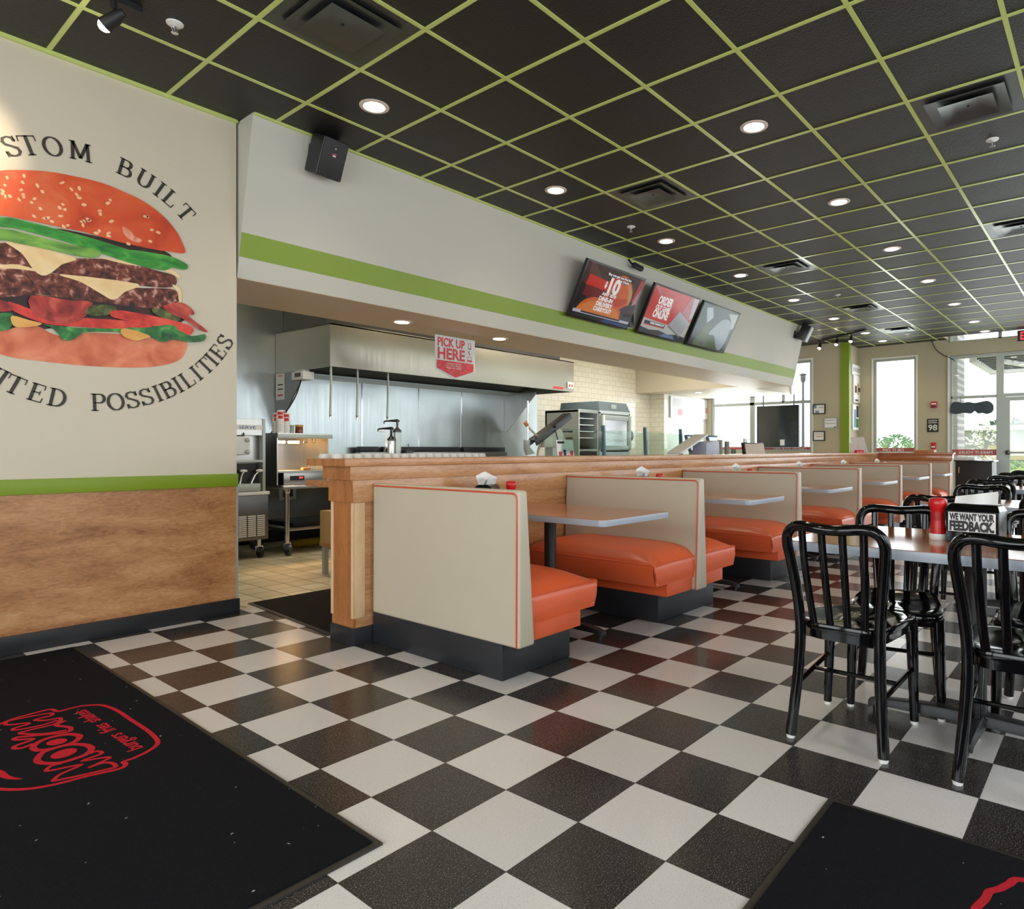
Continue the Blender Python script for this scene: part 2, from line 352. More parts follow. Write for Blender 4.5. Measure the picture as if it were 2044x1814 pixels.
M['ceil'] = mat('black_ceiling_tile', (0.012, 0.012, 0.0118), 0.48, vary=0.35, scale=40, bump=0.35, bscale=120, spec=0.5)
M['vent_dark'] = mat('dark_grille_metal', (0.06, 0.06, 0.06), 0.4, metal=0.3)
M['vent'] = mat('grey_grille_metal', srgb(96, 100, 100), 0.32, metal=0.8)
# ------------------------------------------------------------------ the setting
ZC = 3.379
def S(name, mb, m, parent=None, **k): 
    o = mb.build(name, m, parent, **k)
    if parent is None: struct(o)
    return o
S('floor', MB().box(-2.8, 15.6, -3.0, 4.82, -0.12, 0), M['floor'], smooth=0)
S('floor', MB().box(0.6, 15.0, 4.82, 8.2, -0.12, 0), M['kitchen_floor'], smooth=0).name = 'floor_kitchen'

# ceiling: black lay-in tiles under a green grid
cl = S('ceiling', MB().box(-2.8, 15.03, -3.0, 4.9, ZC, ZC + 0.12).box(15.03, 15.6, 2.75, 4.9, ZC, ZC + 0.12).box(12.27, 14.6, 4.9, 5.591, ZC, ZC + 0.12), M['ceil'], smooth=0)
gx0, gy0, GS = 3.513, 1.6853, 0.6096
g = MB(); hb = 0.012
for k in range(-11, 21):
    x = gx0 + k * GS
    if -2.7 < x < 15.45: g.box(x - hb, x + hb, -2.95 if x < 15.0 else 2.75, 4.72, ZC - 0.006, ZC)
for k in range(-8, 6):
    y = gy0 + k * GS
    if -2.95 < y < 4.8: g.box(-2.7, 15.03 if y < 2.75 else 15.47, y - hb, y + hb, ZC - 0.0065, ZC - 0.0002)
g.box(-2.7, 2.12, 4.705, 4.73, ZC - 0.02, ZC)
g.box(2.14, 12.27, 4.50, 4.525, ZC - 0.016, ZC)
S('ceiling_grid', g, M['green_grid'], cl, smooth=0)

# mural wall with wainscot
S('wall_left', MB().box(-2.7, 2.12, 4.73, 4.92, 0, ZC), M['wall'], smooth=0)
S('wall_left_panel', MB().box(-2.6, 2.112, 4.715, 4.7299, 0.10, 0.875), M['maple'], smooth=0).name = 'trim_1'
S('trim_2', MB().box(-2.6, 2.121, 4.700, 4.7299, 0.87, 0.955), M['green'], bevel=0.003)
S('baseboard_left', MB().box(-2.6, 2.128, 4.695, 4.7299, 0, 0.102).box(2.1201, 2.13, 4.695, 4.92, 0, 0.102), M['black_base'], bevel=0.004)
S('trim_3', MB().box(2.1125, 2.124, 4.708, 4.7145, 0.102, 0.87).box(2.1201, 2.124, 4.7145, 4.80, 0.102, 0.87), M['alu'])
S('trim_4', MB().box(2.1201, 2.123, 4.7295, 4.75, 0.955, 2.30), M['alu'])

# slanted soffit over the counter
sy0, sy1, sz = 4.515, 4.752, 2.312
so = S('wall_soffit', MB().prism([(2.135, sy0, ZC), (2.135, sy1, sz), (2.135, 5.59, sz), (2.135, 5.59, ZC)], (12.27 - 2.135, 0, 0)), M['soffit'], smooth=0)
def sof(z): return sy1 + (sy0 - sy1) * (z - sz) / (ZC - sz)
zs0, zs1 = 2.452, 2.612
S('green_stripe', MB().prism([(2.136, sof(zs0) - 0.002, zs0), (2.136, sof(zs1) - 0.002, zs1), (2.136, sof(zs1) + 0.004, zs1), (2.136, sof(zs0) + 0.004, zs0)], (12.268 - 2.136, 0, 0)), M['green'], so, smooth=0)
S('underside', MB().box(2.14, 12.26, sy1 + 0.004, 5.588, sz - 0.003, sz), M['soffit_under'], so, smooth=0)

# kitchen shell
S('wall_back', MB().box(0.6, 8.84, 8.06, 8.2, 0, 3.3), M['steel_wall'], smooth=0)
wb = S('wall_back_tile', MB().box(8.84, 12.64, 8.06, 8.2, 0, 3.3), M['subway'], smooth=0); wb.name = 'wall_back_right'
S('baseboard_back', MB().box(0.6, 12.5, 8.02, 8.06, 0, 0.15), M['black_base'])
S('wall_kitchen_left', MB().box(0.5, 0.6, 4.92, 8.2, 0, 3.3), M['steel_wall'], smooth=0)
S('wall_nib', MB().box(12.5, 12.64, 7.68, 8.06, 0, 2.34), M['subway_side'], smooth=0)
S('wall_menu', MB().box(12.5001, 14.4, 7.681, 7.80, 0, 2.34), M['white'], smooth=0)
S('wall_bulkhead', MB().box(11.96, 14.39, 5.591, 8.06, 2.335, 3.3), M['wall'], smooth=0)
S('ceiling_kitchen', MB().box(0.6, 11.96, 5.59, 8.06, 3.3, 3.36), M['white'], smooth=0)
S('trim_12', MB().box(2.4, 5.12, 8.045, 8.0599, 0.15, 0.72), M['steel_dark'], smooth=0)
sm = MB()
for x in (5.285, 6.24, 7.07): sm.box(x - 0.006, x + 0.006, 8.052, 8.06, 0.9, 2.05)
S('trim_5', sm, M['chrome'])

# far walls: drive-through side (x 14.4), return (y 4.5), window wall (x 15.48)
def wall_holes_x(name, x0, x1, y0, y1, z0, z1, holes, m):
    """wall across x with rectangular openings (ya, yb, za, zb) sorted by y"""
    b = MB(); y = y0
    for ya, yb, za, zb in holes:
        if ya > y: b.box(x0, x1, y, ya, z0, z1)
        if za > z0: b.box(x0, x1, ya, yb, z0, za)
        if zb < z1: b.box(x0, x1, ya, yb, zb, z1)
        y = yb
    if y < y1: b.box(x0, x1, y, y1, z0, z1)
    return S(name, b, m, smooth=0)
def wall_holes_y(name, y0, y1, x0, x1, z0, z1, holes, m):
    b = MB(); x = x0
    for xa, xb, za, zb in holes:
        if xa > x: b.box(x, xa, y0, y1, z0, z1)
        if za > z0: b.box(xa, xb, y0, y1, z0, za)
        if zb < z1: b.box(xa, xb, y0, y1, zb, z1)
        x = xb
    if x < x1: b.box(x, x1, y0, y1, z0, z1)
    return S(name, b, m, smooth=0)
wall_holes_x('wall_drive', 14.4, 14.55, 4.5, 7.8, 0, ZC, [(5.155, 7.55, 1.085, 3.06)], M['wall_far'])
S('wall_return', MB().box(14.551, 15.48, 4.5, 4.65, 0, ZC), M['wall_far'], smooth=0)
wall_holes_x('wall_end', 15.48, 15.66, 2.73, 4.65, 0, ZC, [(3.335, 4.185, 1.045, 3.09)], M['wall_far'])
S('trim_6', MB().box(14.36, 14.3999, 4.36, 4.535, 0, 3.36).box(14.4, 14.46, 4.36, 4.4999, 0, 3.36), M['green'])
S('trim_7', MB().box(14.62, 14.72, 4.45, 4.4999, 2.98, 3.33), M['green'])
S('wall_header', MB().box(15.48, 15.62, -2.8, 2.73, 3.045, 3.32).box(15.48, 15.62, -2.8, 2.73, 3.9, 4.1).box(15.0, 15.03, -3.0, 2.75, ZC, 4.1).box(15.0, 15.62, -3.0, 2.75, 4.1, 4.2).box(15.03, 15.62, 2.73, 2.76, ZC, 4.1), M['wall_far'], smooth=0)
S('wall_right', MB(), M['wall']) if False else None
wall_holes_y('wall_right', -3.0, -2.82, -2.8, 15.66, 0, ZC, [(x - 1.0, x + 1.0, 0.6, 2.85) for x in (-0.4, 2.4, 5.2, 8.0, 10.8, 13.2)], M['wall'])
wall_holes_x('wall_behind', -2.8, -2.62, -2.82, 4.92, 0, ZC, [(-1.9, -0.1, 0.4, 2.8), (0.2, 2.0, 0.0, 2.8), (2.3, 4.1, 0.4, 2.8)], M['wall'])

WN = [0]
def window(kind, x, y0, y1, z0, z1, muls=(), rails=(), fw=0.045, fd=0.06, m=None, along='y'):
    WN[0] += 1
    nm = '%s_%d' % (kind, WN[0]); b = MB(); mm = m or M['alu']
    def bx(a0, a1, c0, c1, d):
        (b.box(x, x + d, a0, a1, c0, c1) if along == 'y' else b.box(a0, a1, x, x + d, c0, c1))
    bx(y0, y0 + fw, z0, z1, fd); bx(y1 - fw, y1, z0, z1, fd); bx(y0 + fw, y1 - fw, z0, z0 + fw, fd); bx(y0 + fw, y1 - fw, z1 - fw, z1, fd)
    for ya, za, zb, wd in muls: bx(ya - wd / 2, ya + wd / 2, za, zb, fd)
    for za, ya, yb, wd in rails: bx(ya, yb, za - wd / 2, za + wd / 2, fd * 0.98)
    o = S(nm, b, mm)
    p = MB()
    if along == 'y': p.box(x + 0.028, x + 0.034, y0 + fw, y1 - fw, z0 + fw, z1 - fw)
    else: p.box(y0 + fw, y1 - fw, x + 0.028, x + 0.034, z0 + fw, z1 - fw)
    p.build('pane', M['glass'], o, smooth=0)
    return o
window('window', 14.43, 5.155, 7.55, 1.085, 3.06, muls=[(6.53, 1.085, 3.06, 0.10), (5.80, 2.17, 3.06, 0.05)], rails=[(2.17, 5.2, 7.5, 0.06)])
window('window', 15.53, 3.335, 4.185, 1.045, 3.09)
sf = window('window', 15.50, 1.83, 2.72, 0.05, 3.04, muls=[], rails=[(2.19, 1.88, 2.68, 0.05)], fw=0.06, fd=0.10)
dr = window('door', 15.50, 0.72, 1.74, 0.02, 2.16, rails=[(0.2, 0.8, 1.66, 0.2)], fw=0.075, fd=0.055)
MB().tube([(15.50, 1.70, 1.07), (15.44, 1.68, 1.07), (15.44, 0.80, 1.07), (15.50, 0.76, 1.07)], 0.02, 10).build('push_bar', M['alu'], dr)
MB().box(15.45, 15.50, 1.66, 1.735, 1.03, 1.11).build('latch', M['black'], dr)
window('window', 15.50, 0.66, 1.83, 2.17, 3.04, fw=0.06, fd=0.10)
S('trim_8', MB().box(15.50, 15.60, 1.74, 1.83, 0, 2.17).box(15.50, 15.60, 0.63, 0.72, 0, 2.17), M['alu'])
window('window', 15.50, -2.8, 0.62, 0.05, 3.04, muls=[(-0.5, 0.05, 3.04, 0.06), (-1.7, 0.05, 3.04, 0.06)], rails=[(2.19, -2.75, 0.57, 0.05)], fw=0.06, fd=0.10)
window('window', 15.52, -2.8, 2.72, 3.325, 3.9, muls=[(1.83, 3.325, 3.9, 0.06), (0.62, 3.325, 3.9, 0.06)], fw=0.02)
for x in (-0.4, 2.4, 5.2, 8.0, 10.8, 13.2): window('window', -2.92, x - 1.0, x + 1.0, 0.6, 2.85, muls=[(x, 0.6, 2.85, 0.05)], rails=[(2.2, x - 0.95, x + 0.95, 0.05)], along='x')
for a in ((-1.9, -0.1, 0.4, 2.8), (2.3, 4.1, 0.4, 2.8)): window('window', -2.72, a[0], a[1], a[2], a[3], rails=[(2.2, a[0] + .04, a[1] - .04, .05)])
window('door', -2.72, 0.2, 2.0, 0.0, 2.8, muls=[(1.1, 0, 2.2, 0.09)], rails=[(2.2, 0.24, 1.96, 0.06)])
# pale reveals round the end window and the drive window
S('trim_9', MB().box(15.465, 15.4799, 3.30, 3.335, 1.03, 3.12).box(15.465, 15.4799, 4.185, 4.22, 1.03, 3.12).box(15.465, 15.4799, 3.335, 4.185, 3.09, 3.12), M['white'])
S('trim_10', MB().box(15.44, 15.4799, 2.70, 2.735, 0, 3.05), M['white'])
S('trim_11', MB().box(14.385, 14.3999, 5.12, 7.6, 3.06, 3.10).box(14.385, 14.3999, 5.12, 5.155, 1.06, 3.06), M['white'])

# wooden half wall along the booths, with its cap, bands, cross wall and base
HW = thing('half_wall', 'long light-wood half wall with stepped cap running behind all the booths', 'half wall', (2.17, 3.5, 0))
hx0, hx1, hy0, hy1 = 2.175, 12.83, 3.395, 3.62
MB().box(hx0 + 0.012, hx1, hy0, hy1, 0.10, 0.82).box(hx1 - 0.10, hx1, 2.20, hy0, 0.10, 0.98).build('panel', M['oak'], HW, smooth=0)
b = MB().box(hx0 - 0.012, hx1, hy0 - 0.012, hy1 + 0.012, 0.818, 0.945); b.build('lower_band', M['oak'], HW, bevel=0.002)
b = MB().box(hx0 - 0.035, hx1, hy0 - 0.024, hy1 + 0.035, 0.9455, 1.025); b.build('upper_band', M['oak'], HW, bevel=0.002)
b = MB().box(hx0 - 0.085, hx1 + 0.02, hy0 - 0.05, hy1 + 0.13, 1.0255, 1.068); b.build('cap', M['oak'], HW, bevel=0.004)
MB().box(hx0 - 0.0885, hx0 - 0.085, hy0 - 0.048, hy1 + 0.128, 1.026, 1.0675).build('cap_end', M['oak_end'], HW)
b = MB().box(hx1 - 0.14, hx1 + 0.04, 2.16, hy0 - 0.05, 1.045, 1.075).box(hx1 - 0.12, hx1 + 0.02, 2.18, hy0 - 0.03, 0.94, 1.045); b.build('cross_cap', M['laminate'], HW, bevel=0.004)
MB().box(hx0, hx0 + 0.012, hy0, hy1, 0.10, 0.818).build('end_panel', M['oak_end'], HW)
MB().box(hx0 - 0.0155, hx0 - 0.012, hy0 - 0.012, hy1 + 0.012, 0.819, 0.944).box(hx0 - 0.0385, hx0 - 0.035, hy0 - 0.024, hy1 + 0.035, 0.9465, 1.0245).build('band_end', M['oak_end'], HW)
for ya in (hy0 - 0.004, hy1 - 0.02):
    MB().box(hx0 - 0.006, hx0, ya, ya + 0.024, 0.155, 0.815).build('corner_trim', M['oak_trim'], HW, bevel=0.001)
MB().box(hx0 + 0.002, hx0 + 0.07, hy0 - 0.006, hy0, 0.155, 0.815).build('corner_trim', M['oak_trim'], HW, bevel=0.001)
MB().box(hx0 - 0.008, hx1, hy0 - 0.008, hy1 + 0.008, 0, 0.10).build('base', M['black_base'], HW, bevel=0.003)
# ------------------------------------------------------------------ booths
def cushion(x0, x1, y0, y1, zb, ze, crown, parent, s):
    """crowned seat pad; x1 is the front edge (s = +1 towards +x)"""
    def top(u, v):
        e = (1 - abs(2 * v - 1) ** 6) ** 0.7 if abs(2 * v - 1) < 1 else 0
        f = min(1.0, (1 - u) * 2.2 + 0.0); f = math.sin(f * PI / 2) ** 0.8 if f > 0 else 0
        return (x0 + (x1 - x0) * u, y0 + (y1 - y0) * v, ze + crown * e * f)
    b = MB(); nu, nv = 16, 24; b.grid(top, nu, nv)
    xf = x1 - s * 0.028
    b.grid(lambda u, v: (x1 + (xf - x1) * u + s * 0.012 * math.sin(PI * u), y0 + (y1 - y0) * v, ze + (zb - ze) * u), 6, nv)
    for yy, d in ((y0, -1), (y1, 1)):
        b.grid(lambda u, v: ((x0 + (x1 - x0) * u) + (xf - x1) * u * v, yy + d * 0.010 * math.sin(PI * min(1, max(0, v))), ze + (zb - ze) * v), nu, 5)
    b.face([(x0, y0, zb), (xf, y0, zb), (xf, y1, zb), (x0, y1, zb)]); b.face([(x0, y0, zb), (x0, y1, zb), (x0, y1, ze), (x0, y0, ze)])
    c = b.build('seat_cushion', M['orange_vinyl'], parent, smooth=60)
    p = MB()
    p.tube([(x0, y0 - 0.002, ze + 0.002), (x1 - s * 0.01, y0 - 0.002, ze + 0.002), (x1, y0 + 0.004, ze), (x1, y1, ze)], 0.0055, 6)
    p.tube([(x1 - s * 0.004, y0 - 0.001, ze), (xf, y0, zb + 0.004), (x0, y0 - 0.001, zb + 0.004)], 0.0045, 6)
    p.build('seam_piping', M['orange_vinyl'], c)
    return c
def piping_loop(b, xb, xt, zb, zt, y0, y1, sgn):
    xm = lambda z: xb + (xt - xb) * (z - zb) / (zt - zb)
    e = sgn * 0.0015
    pts = [(xm(zb + 0.006) + e, y0 + 0.016, zb + 0.006)] + [(xm(z) + e, y0 + 0.016, z) for z in (zb + 0.2, zb + 0.5, zt - 0.05)]
    pts += [(xm(zt - 0.026) + e, y0 + 0.021, zt - 0.026), (xm(zt - 0.014) + e, y0 + 0.036, zt - 0.015), (xm(zt - 0.014) + e, y0 + 0.3, zt - 0.015), (xm(zt - 0.014) + e, y1 - 0.01, zt - 0.015)]
    b.tube(pts, 0.005, 6)
BY0, BY1, BZ = 2.20, 3.378, 0.925
def bench(cx, label, double=True, face=1, group='booth benches along the half wall'):
    r = thing('booth_bench', label, 'booth bench', (cx, 2.8, 0), group)
    if double:
        prof = [(cx - 0.068, 0.175), (cx + 0.068, 0.175), (cx + 0.028, BZ), (cx - 0.028, BZ)]
        k0, k1 = cx - 0.378, cx + 0.378; sides = (1, -1); pb = [(-0.068, -0.028, -1), (0.068, 0.028, 1)]
    else:
        f = face
        prof = [(cx, 0.175), (cx + f * 0.113, 0.175), (cx + f * 0.058, BZ), (cx + f * 0.004, BZ)]
        k0, k1 = sorted((cx + f * 0.003, cx + f * 0.515)); sides = (f,); pb = [(0.0, f * 0.004, -f), (f * 0.113, f * 0.058, f)]
    back = MB().prism([(x, BY0, z) for x, z in prof], (0, BY1 - BY0, 0)).build('backrest', M['cream_vinyl'], r, bevel=0.016, seg=4)
    p = MB()
    for xb, xt, sg in pb: piping_loop(p, cx + xb, cx + xt, 0.175, BZ, BY0, BY1, sg)
    p.build('piping', M['piping'], back)
    MB().box(k0, k1, BY0 + 0.115, BY1, 0, 0.178).build('kick_base', M['black_base'], r, bevel=0.006)
    for s in sides:
        xb = cx + (0.062 * s if double else 0.10 * s); xe = cx + ((0.385) if double else 0.52) * s
        a, c_ = sorted((xb, xe)); MB().box(a, c_, BY0 + 0.045, BY1, 0.178, 0.272).build('seat_box', M['orange_vinyl'], r, bevel=0.004)
        cushion(cx + (0.055 if double else 0.098) * s, cx + (0.56 if double else 0.65) * s, BY0 + 0.035, BY1 - 0.01, 0.266, 0.402, 0.085, r, s)
    return r
bench(2.286, 'cream and orange single booth bench nearest the mural, showing its tall cream back', False, 1)
d0 = bench(4.073, 'cream and orange double booth bench behind the first booth table')
for k, (x, n) in enumerate(((5.865, 'second'), (7.66, 'third'), (9.43, 'fourth'), (11.19, 'fifth'))):
    dup(d0, (x, 2.8, 0), 'cream and orange double booth bench, %s double bench along the half wall' % n)
bench(12.728, 'last single booth bench, its back against the wooden cross wall', False, -1)

def table_top(b, x0, x1, y0, y1, z0, z1, r, inset=0.0, n=6, corners=(1, 1, 1, 1)):
    pts = []
    for (cx, cy, a0), c_ in zip(((x1 - r, y1 - r, 0), (x0 + r, y1 - r, 90), (x0 + r, y0 + r, 180), (x1 - r, y0 + r, 270)), corners):
        rr = r if c_ else 0.001
        sx = 1 if a0 in (0, 270) else -1; sy = 1 if a0 in (0, 90) else -1
        ox, oy = cx + sx * (r - rr), cy + sy * (r - rr)
        for i in range(n + 1):
            a = math.radians(a0 + 90 * i / n); pts.append((ox + rr * math.cos(a) - sx * inset, oy + rr * math.sin(a) - sy * inset, z0))
    return b.prism(pts, (0, 0, z1 - z0))
def cross_base(parent, x, y, ax, ay, top, pr=0.038):
    MB().cyl((x, y, 0.05), (x, y, top), pr, n=24).lathe((x, y, 0), [(pr + 0.02, 0.05), (pr + 0.02, 0.075), (pr, 0.09)], 24).build('pole', M['black'], parent)
    for dx, dy in ((ax, 0), (-ax, 0), (0, ay), (0, -ay)):
        L = math.hypot(dx, dy); ux, uy = dx / L, dy / L; b = MB(); n = 10; w0, w1 = 0.045, 0.028
        def sec(t):
            z1 = 0.085 - 0.030 * t ** 2 if t < 0.95 else 0.048
            z0 = 0.045 - 0.012 * t + (0 if t < 0.93 else -0.016)
            return z0, z1, w0 + (w1 - w0) * t
        rows = []
        for i in range(n + 1):
            t = i / n; z0, z1, w_ = sec(t); px, py = x + dx * t, y + dy * t
            rows.append([(px - uy * w_, py + ux * w_, z0), (px + uy * w_, py - ux * w_, z0), (px + uy * w_ * 0.75, py - ux * w_ * 0.75, z1), (px - uy * w_ * 0.75, py + ux * w_ * 0.75, z1)])
        vs = [p for r_ in rows for p in r_]; fs = []
        for i in range(n):
            for k in range(4): fs.append((i * 4 + k, i * 4 + (k + 1) % 4, (i + 1) * 4 + (k + 1) % 4, (i + 1) * 4 + k))
        fs += [(0, 1, 2, 3), tuple(n * 4 + k for k in range(4))]
        b.add(vs, fs); f = b.build('base_foot', M['black'], parent, bevel=0.004)
        MB().cyl((x + dx * 0.93, y + dy * 0.93, 0), (x + dx * 0.93, y + dy * 0.93, 0.032), 0.013, n=12).build('levelling_glide', M['black_plastic'], f)
def booth_table(cx, label):
    r = thing('booth_table', label, 'booth table', (cx, 2.74, 0), 'booth tables')
    t = table_top(MB(), cx - 0.34, cx + 0.34, 2.11, 3.385, 0.7105, 0.7445, 0.04, 0, corners=(0, 0, 1, 1)).build('table_edge', M['edge'], r, bevel=0.002)
    t = table_top(MB(), cx - 0.34, cx + 0.34, 2.11, 3.385, 0.7446, 0.7462, 0.04, 0.002, corners=(0, 0, 1, 1)).build('tabletop', M['laminate'], r)
    cross_base(r, cx, 2.78, 0.23, 0.42, 0.71)
    return r
t0 = booth_table(3.17, 'booth table with wood laminate top between the first and second booth benches')
for x, n in ((4.965, 'second'), (6.755, 'third'), (8.54, 'fourth'), (10.30, 'fifth'), (12.02, 'sixth')):
    dup(t0, (x, 2.74, 0), 'booth table with grey edge, %s along the half wall from the mural end' % n)

# ------------------------------------------------------------------ condiments
def dispenser(loc, rz, label, group):
    r = thing('napkin_dispenser', label, 'napkin dispenser', loc, group)
    W, D, H = 0.095, 0.058, 0.125
    MB().box(-D, D, -W, W, 0.0, H).build('body', M['black_plastic'], r, bevel=0.008, local=True)
    # sloping hood with an open slot
    b = MB(); rows = []
    for z, k, kw in ((H, 1.0, 1.0), (H + 0.014, 0.86, 0.95), (H + 0.026, 0.55, 0.86)):
        rows.append([(-D * k, -W * kw, z), (D * k, -W * kw, z), (D * k, W * kw, z), (-D * k, W * kw, z)])
    vs = [p for q in rows for p in q]; b.add(vs, [(i * 4 + k, i * 4 + (k + 1) % 4, (i + 1) * 4 + (k + 1) % 4, (i + 1) * 4 + k) for i in range(2) for k in range(4)] + [(8, 9, 10, 11)])
    b.build('hood', M['black_gloss'], r, local=True)
    n = MB(); pts = []
    n.grid(lambda u, v: (-0.012 + 0.02 * v + 0.006 * math.sin(u * 9), -W * 0.8 + 1.6 * W * u, H + 0.02 + v * (0.058 - 0.026 * u)), 14, 5)
    n.grid(lambda u, v: (0.010 + 0.016 * v + 0.005 * math.cos(u * 8), -W * 0.76 + 1.52 * W * u, H + 0.02 + v * (0.048 - 0.026 * u)), 14, 5)
    n.build('napkin', M['paper'], r, local=True)
    fr = MB().box(-D - 0.0035, -D, -W + 0.004, W - 0.004, 0.004, H - 0.004).build('card_frame', M['black_gloss'], r, local=True)
    MB().box(-D - 0.0045, -D - 0.0034, -W + 0.012, W - 0.012, 0.043, H - 0.006).build('card', M['paper'], fr, local=True)
    return r, D, W, H
def card_text(r, D, W, H):
    fr = [c for c in kids(r) if c.name.startswith('card_frame')][0]
    k = dict(right=(0, -1, 0), up=(0, 0, 1), align='CENTER', local=True)
    txt('WE WANT YOUR', 0.036, M['black'], fr, (-D - 0.0048, 0, 0.0895), bold=0.055, width=0.157, **k)
    txt('FEEDBACK.', 0.05, M['black'], fr, (-D - 0.0048, 0, 0.0485), bold=0.06, width=0.157, **k)
    MB().box(-D - 0.0046, -D - 0.0036, 0.008, 0.020, 0.028, 0.034).build('green_mark', mat('lime_print', srgb(150, 170, 40), 0.6), fr, local=True)
    txt('FOR ORIGINAL OPINIONS PLEASE VISIT', 0.008, M['paper'], fr, (-D - 0.0039, -0.034, 0.031), **k)
def squeeze_bottle(loc, label, group):
    r = thing('ketchup_bottle', label, 'bottle', loc, group)
    MB().lathe((0, 0, 0), [(0.030, 0.012), (0.031, 0.03), (0.028, 0.06), (0.0265, 0.08), (0.0265, 0.112), (0.029, 0.125), (0.034, 0.142), (0.034, 0.158), (0.028, 0.168), (0.012, 0.171)], 24).build('body', M['red'], r, local=True)
    MB().lathe((0, 0, 0), [(0.0305, 0.0), (0.033, 0.003), (0.033, 0.020), (0.0315, 0.024)], 24).build('cap', M['white'], r, local=True)
    MB().lathe((0, 0, 0), [(0.0272, 0.078), (0.0272, 0.112)], 24).build('label_band', mat('ketchup_label', srgb(170, 16, 20), 0.4), r, local=True)
    return r
d, D, W, H = dispenser((3.08, 0.445, 0.751), math.radians(-8), 'napkin dispenser with feedback card on the nearest dining table', 'napkin dispensers'); d.rotation_euler.z = math.radians(-6)
card_text(d, D, W, H)
squeeze_bottle((3.075, 0.580, 0.751), 'red ketchup bottle beside the feedback napkin dispenser on the nearest dining table', 'ketchup bottles')
d1, D, W, H = dispenser((2.99, 3.16, 0.7465), 0, 'black napkin dispenser on the first booth table, seen over the nearest bench', 'napkin dispensers'); d1.rotation_euler.z = math.radians(-62)
txt('OUR LOYAL FANS', 0.02, M['paper'], [c for c in kids(d1) if c.name.startswith('card_frame')][0], (-D - 0.0039, 0, 0.012), right=(0, -1, 0), local=True, width=0.15)
MB().grid(lambda u, v: (-0.02 + 0.07 * (u - 0.3) * (1 + 0.5 * v), -0.06 + 0.11 * u + 0.01 * math.sin(v * 5), 0.14 + v * (0.095 - 0.07 * abs(u - 0.4))), 12, 6).build('napkin', M['paper'], d1, local=True)
k1 = squeeze_bottle((3.10, 3.055, 0.7465), 'ketchup bottle with red cap on the first booth table', 'ketchup bottles')
for (x, y), n in (((4.80, 3.16), 'second'), ((6.60, 3.16), 'third'), ((8.40, 3.16), 'fourth'), ((10.15, 3.16), 'fifth'), ((11.9, 3.16), 'sixth')):
    dup(d1, (x, y, 0.7465), 'black napkin dispenser with a white napkin on the %s booth table' % n)
    dup(k1, (x + 0.10, y - 0.105, 0.7465), 'ketchup bottle with red cap on the %s booth table' % n)

# ------------------------------------------------------------------ dining tables and chairs
def dining_table(cx, cy, label):
    r = thing('dining_table', label, 'dining table', (cx, cy, 0), 'dining tables along the aisle')
    table_top(MB(), cx - 0.385, cx + 0.385, cy - 0.62, cy + 0.62, 0.712, 0.749, 0.035).build('table_edge', M['edge'], r, bevel=0.003)
    table_top(MB(), cx - 0.385, cx + 0.385, cy - 0.62, cy + 0.62, 0.7492, 0.751, 0.035, 0.003).build('tabletop', M['laminate'], r)
    MB().box(cx - 0.2, cx + 0.2, cy - 0.03, cy + 0.03, 0.69, 0.712).box(cx - 0.03, cx + 0.03, cy - 0.2, cy + 0.2, 0.689, 0.711).build('top_bracket', M['black'], r)
    cross_base(r, cx, cy, 0.26, 0.40, 0.70, 0.038)
    return r
def crom(pts, n=6):
    P = [Vector(p) for p in pts]; out = []
    for i in range(len(P) - 1):
        a, b, c, d = P[max(0, i - 1)], P[i], P[i + 1], P[min(len(P) - 1, i + 2)]
        for k in range(n):
            t = k / n; out.append(0.5 * ((2 * b) + (c - a) * t + (2 * a - 5 * b + 4 * c - d) * t * t + (3 * b - a - 3 * c + d) * t ** 3))
    return out + [P[-1]]
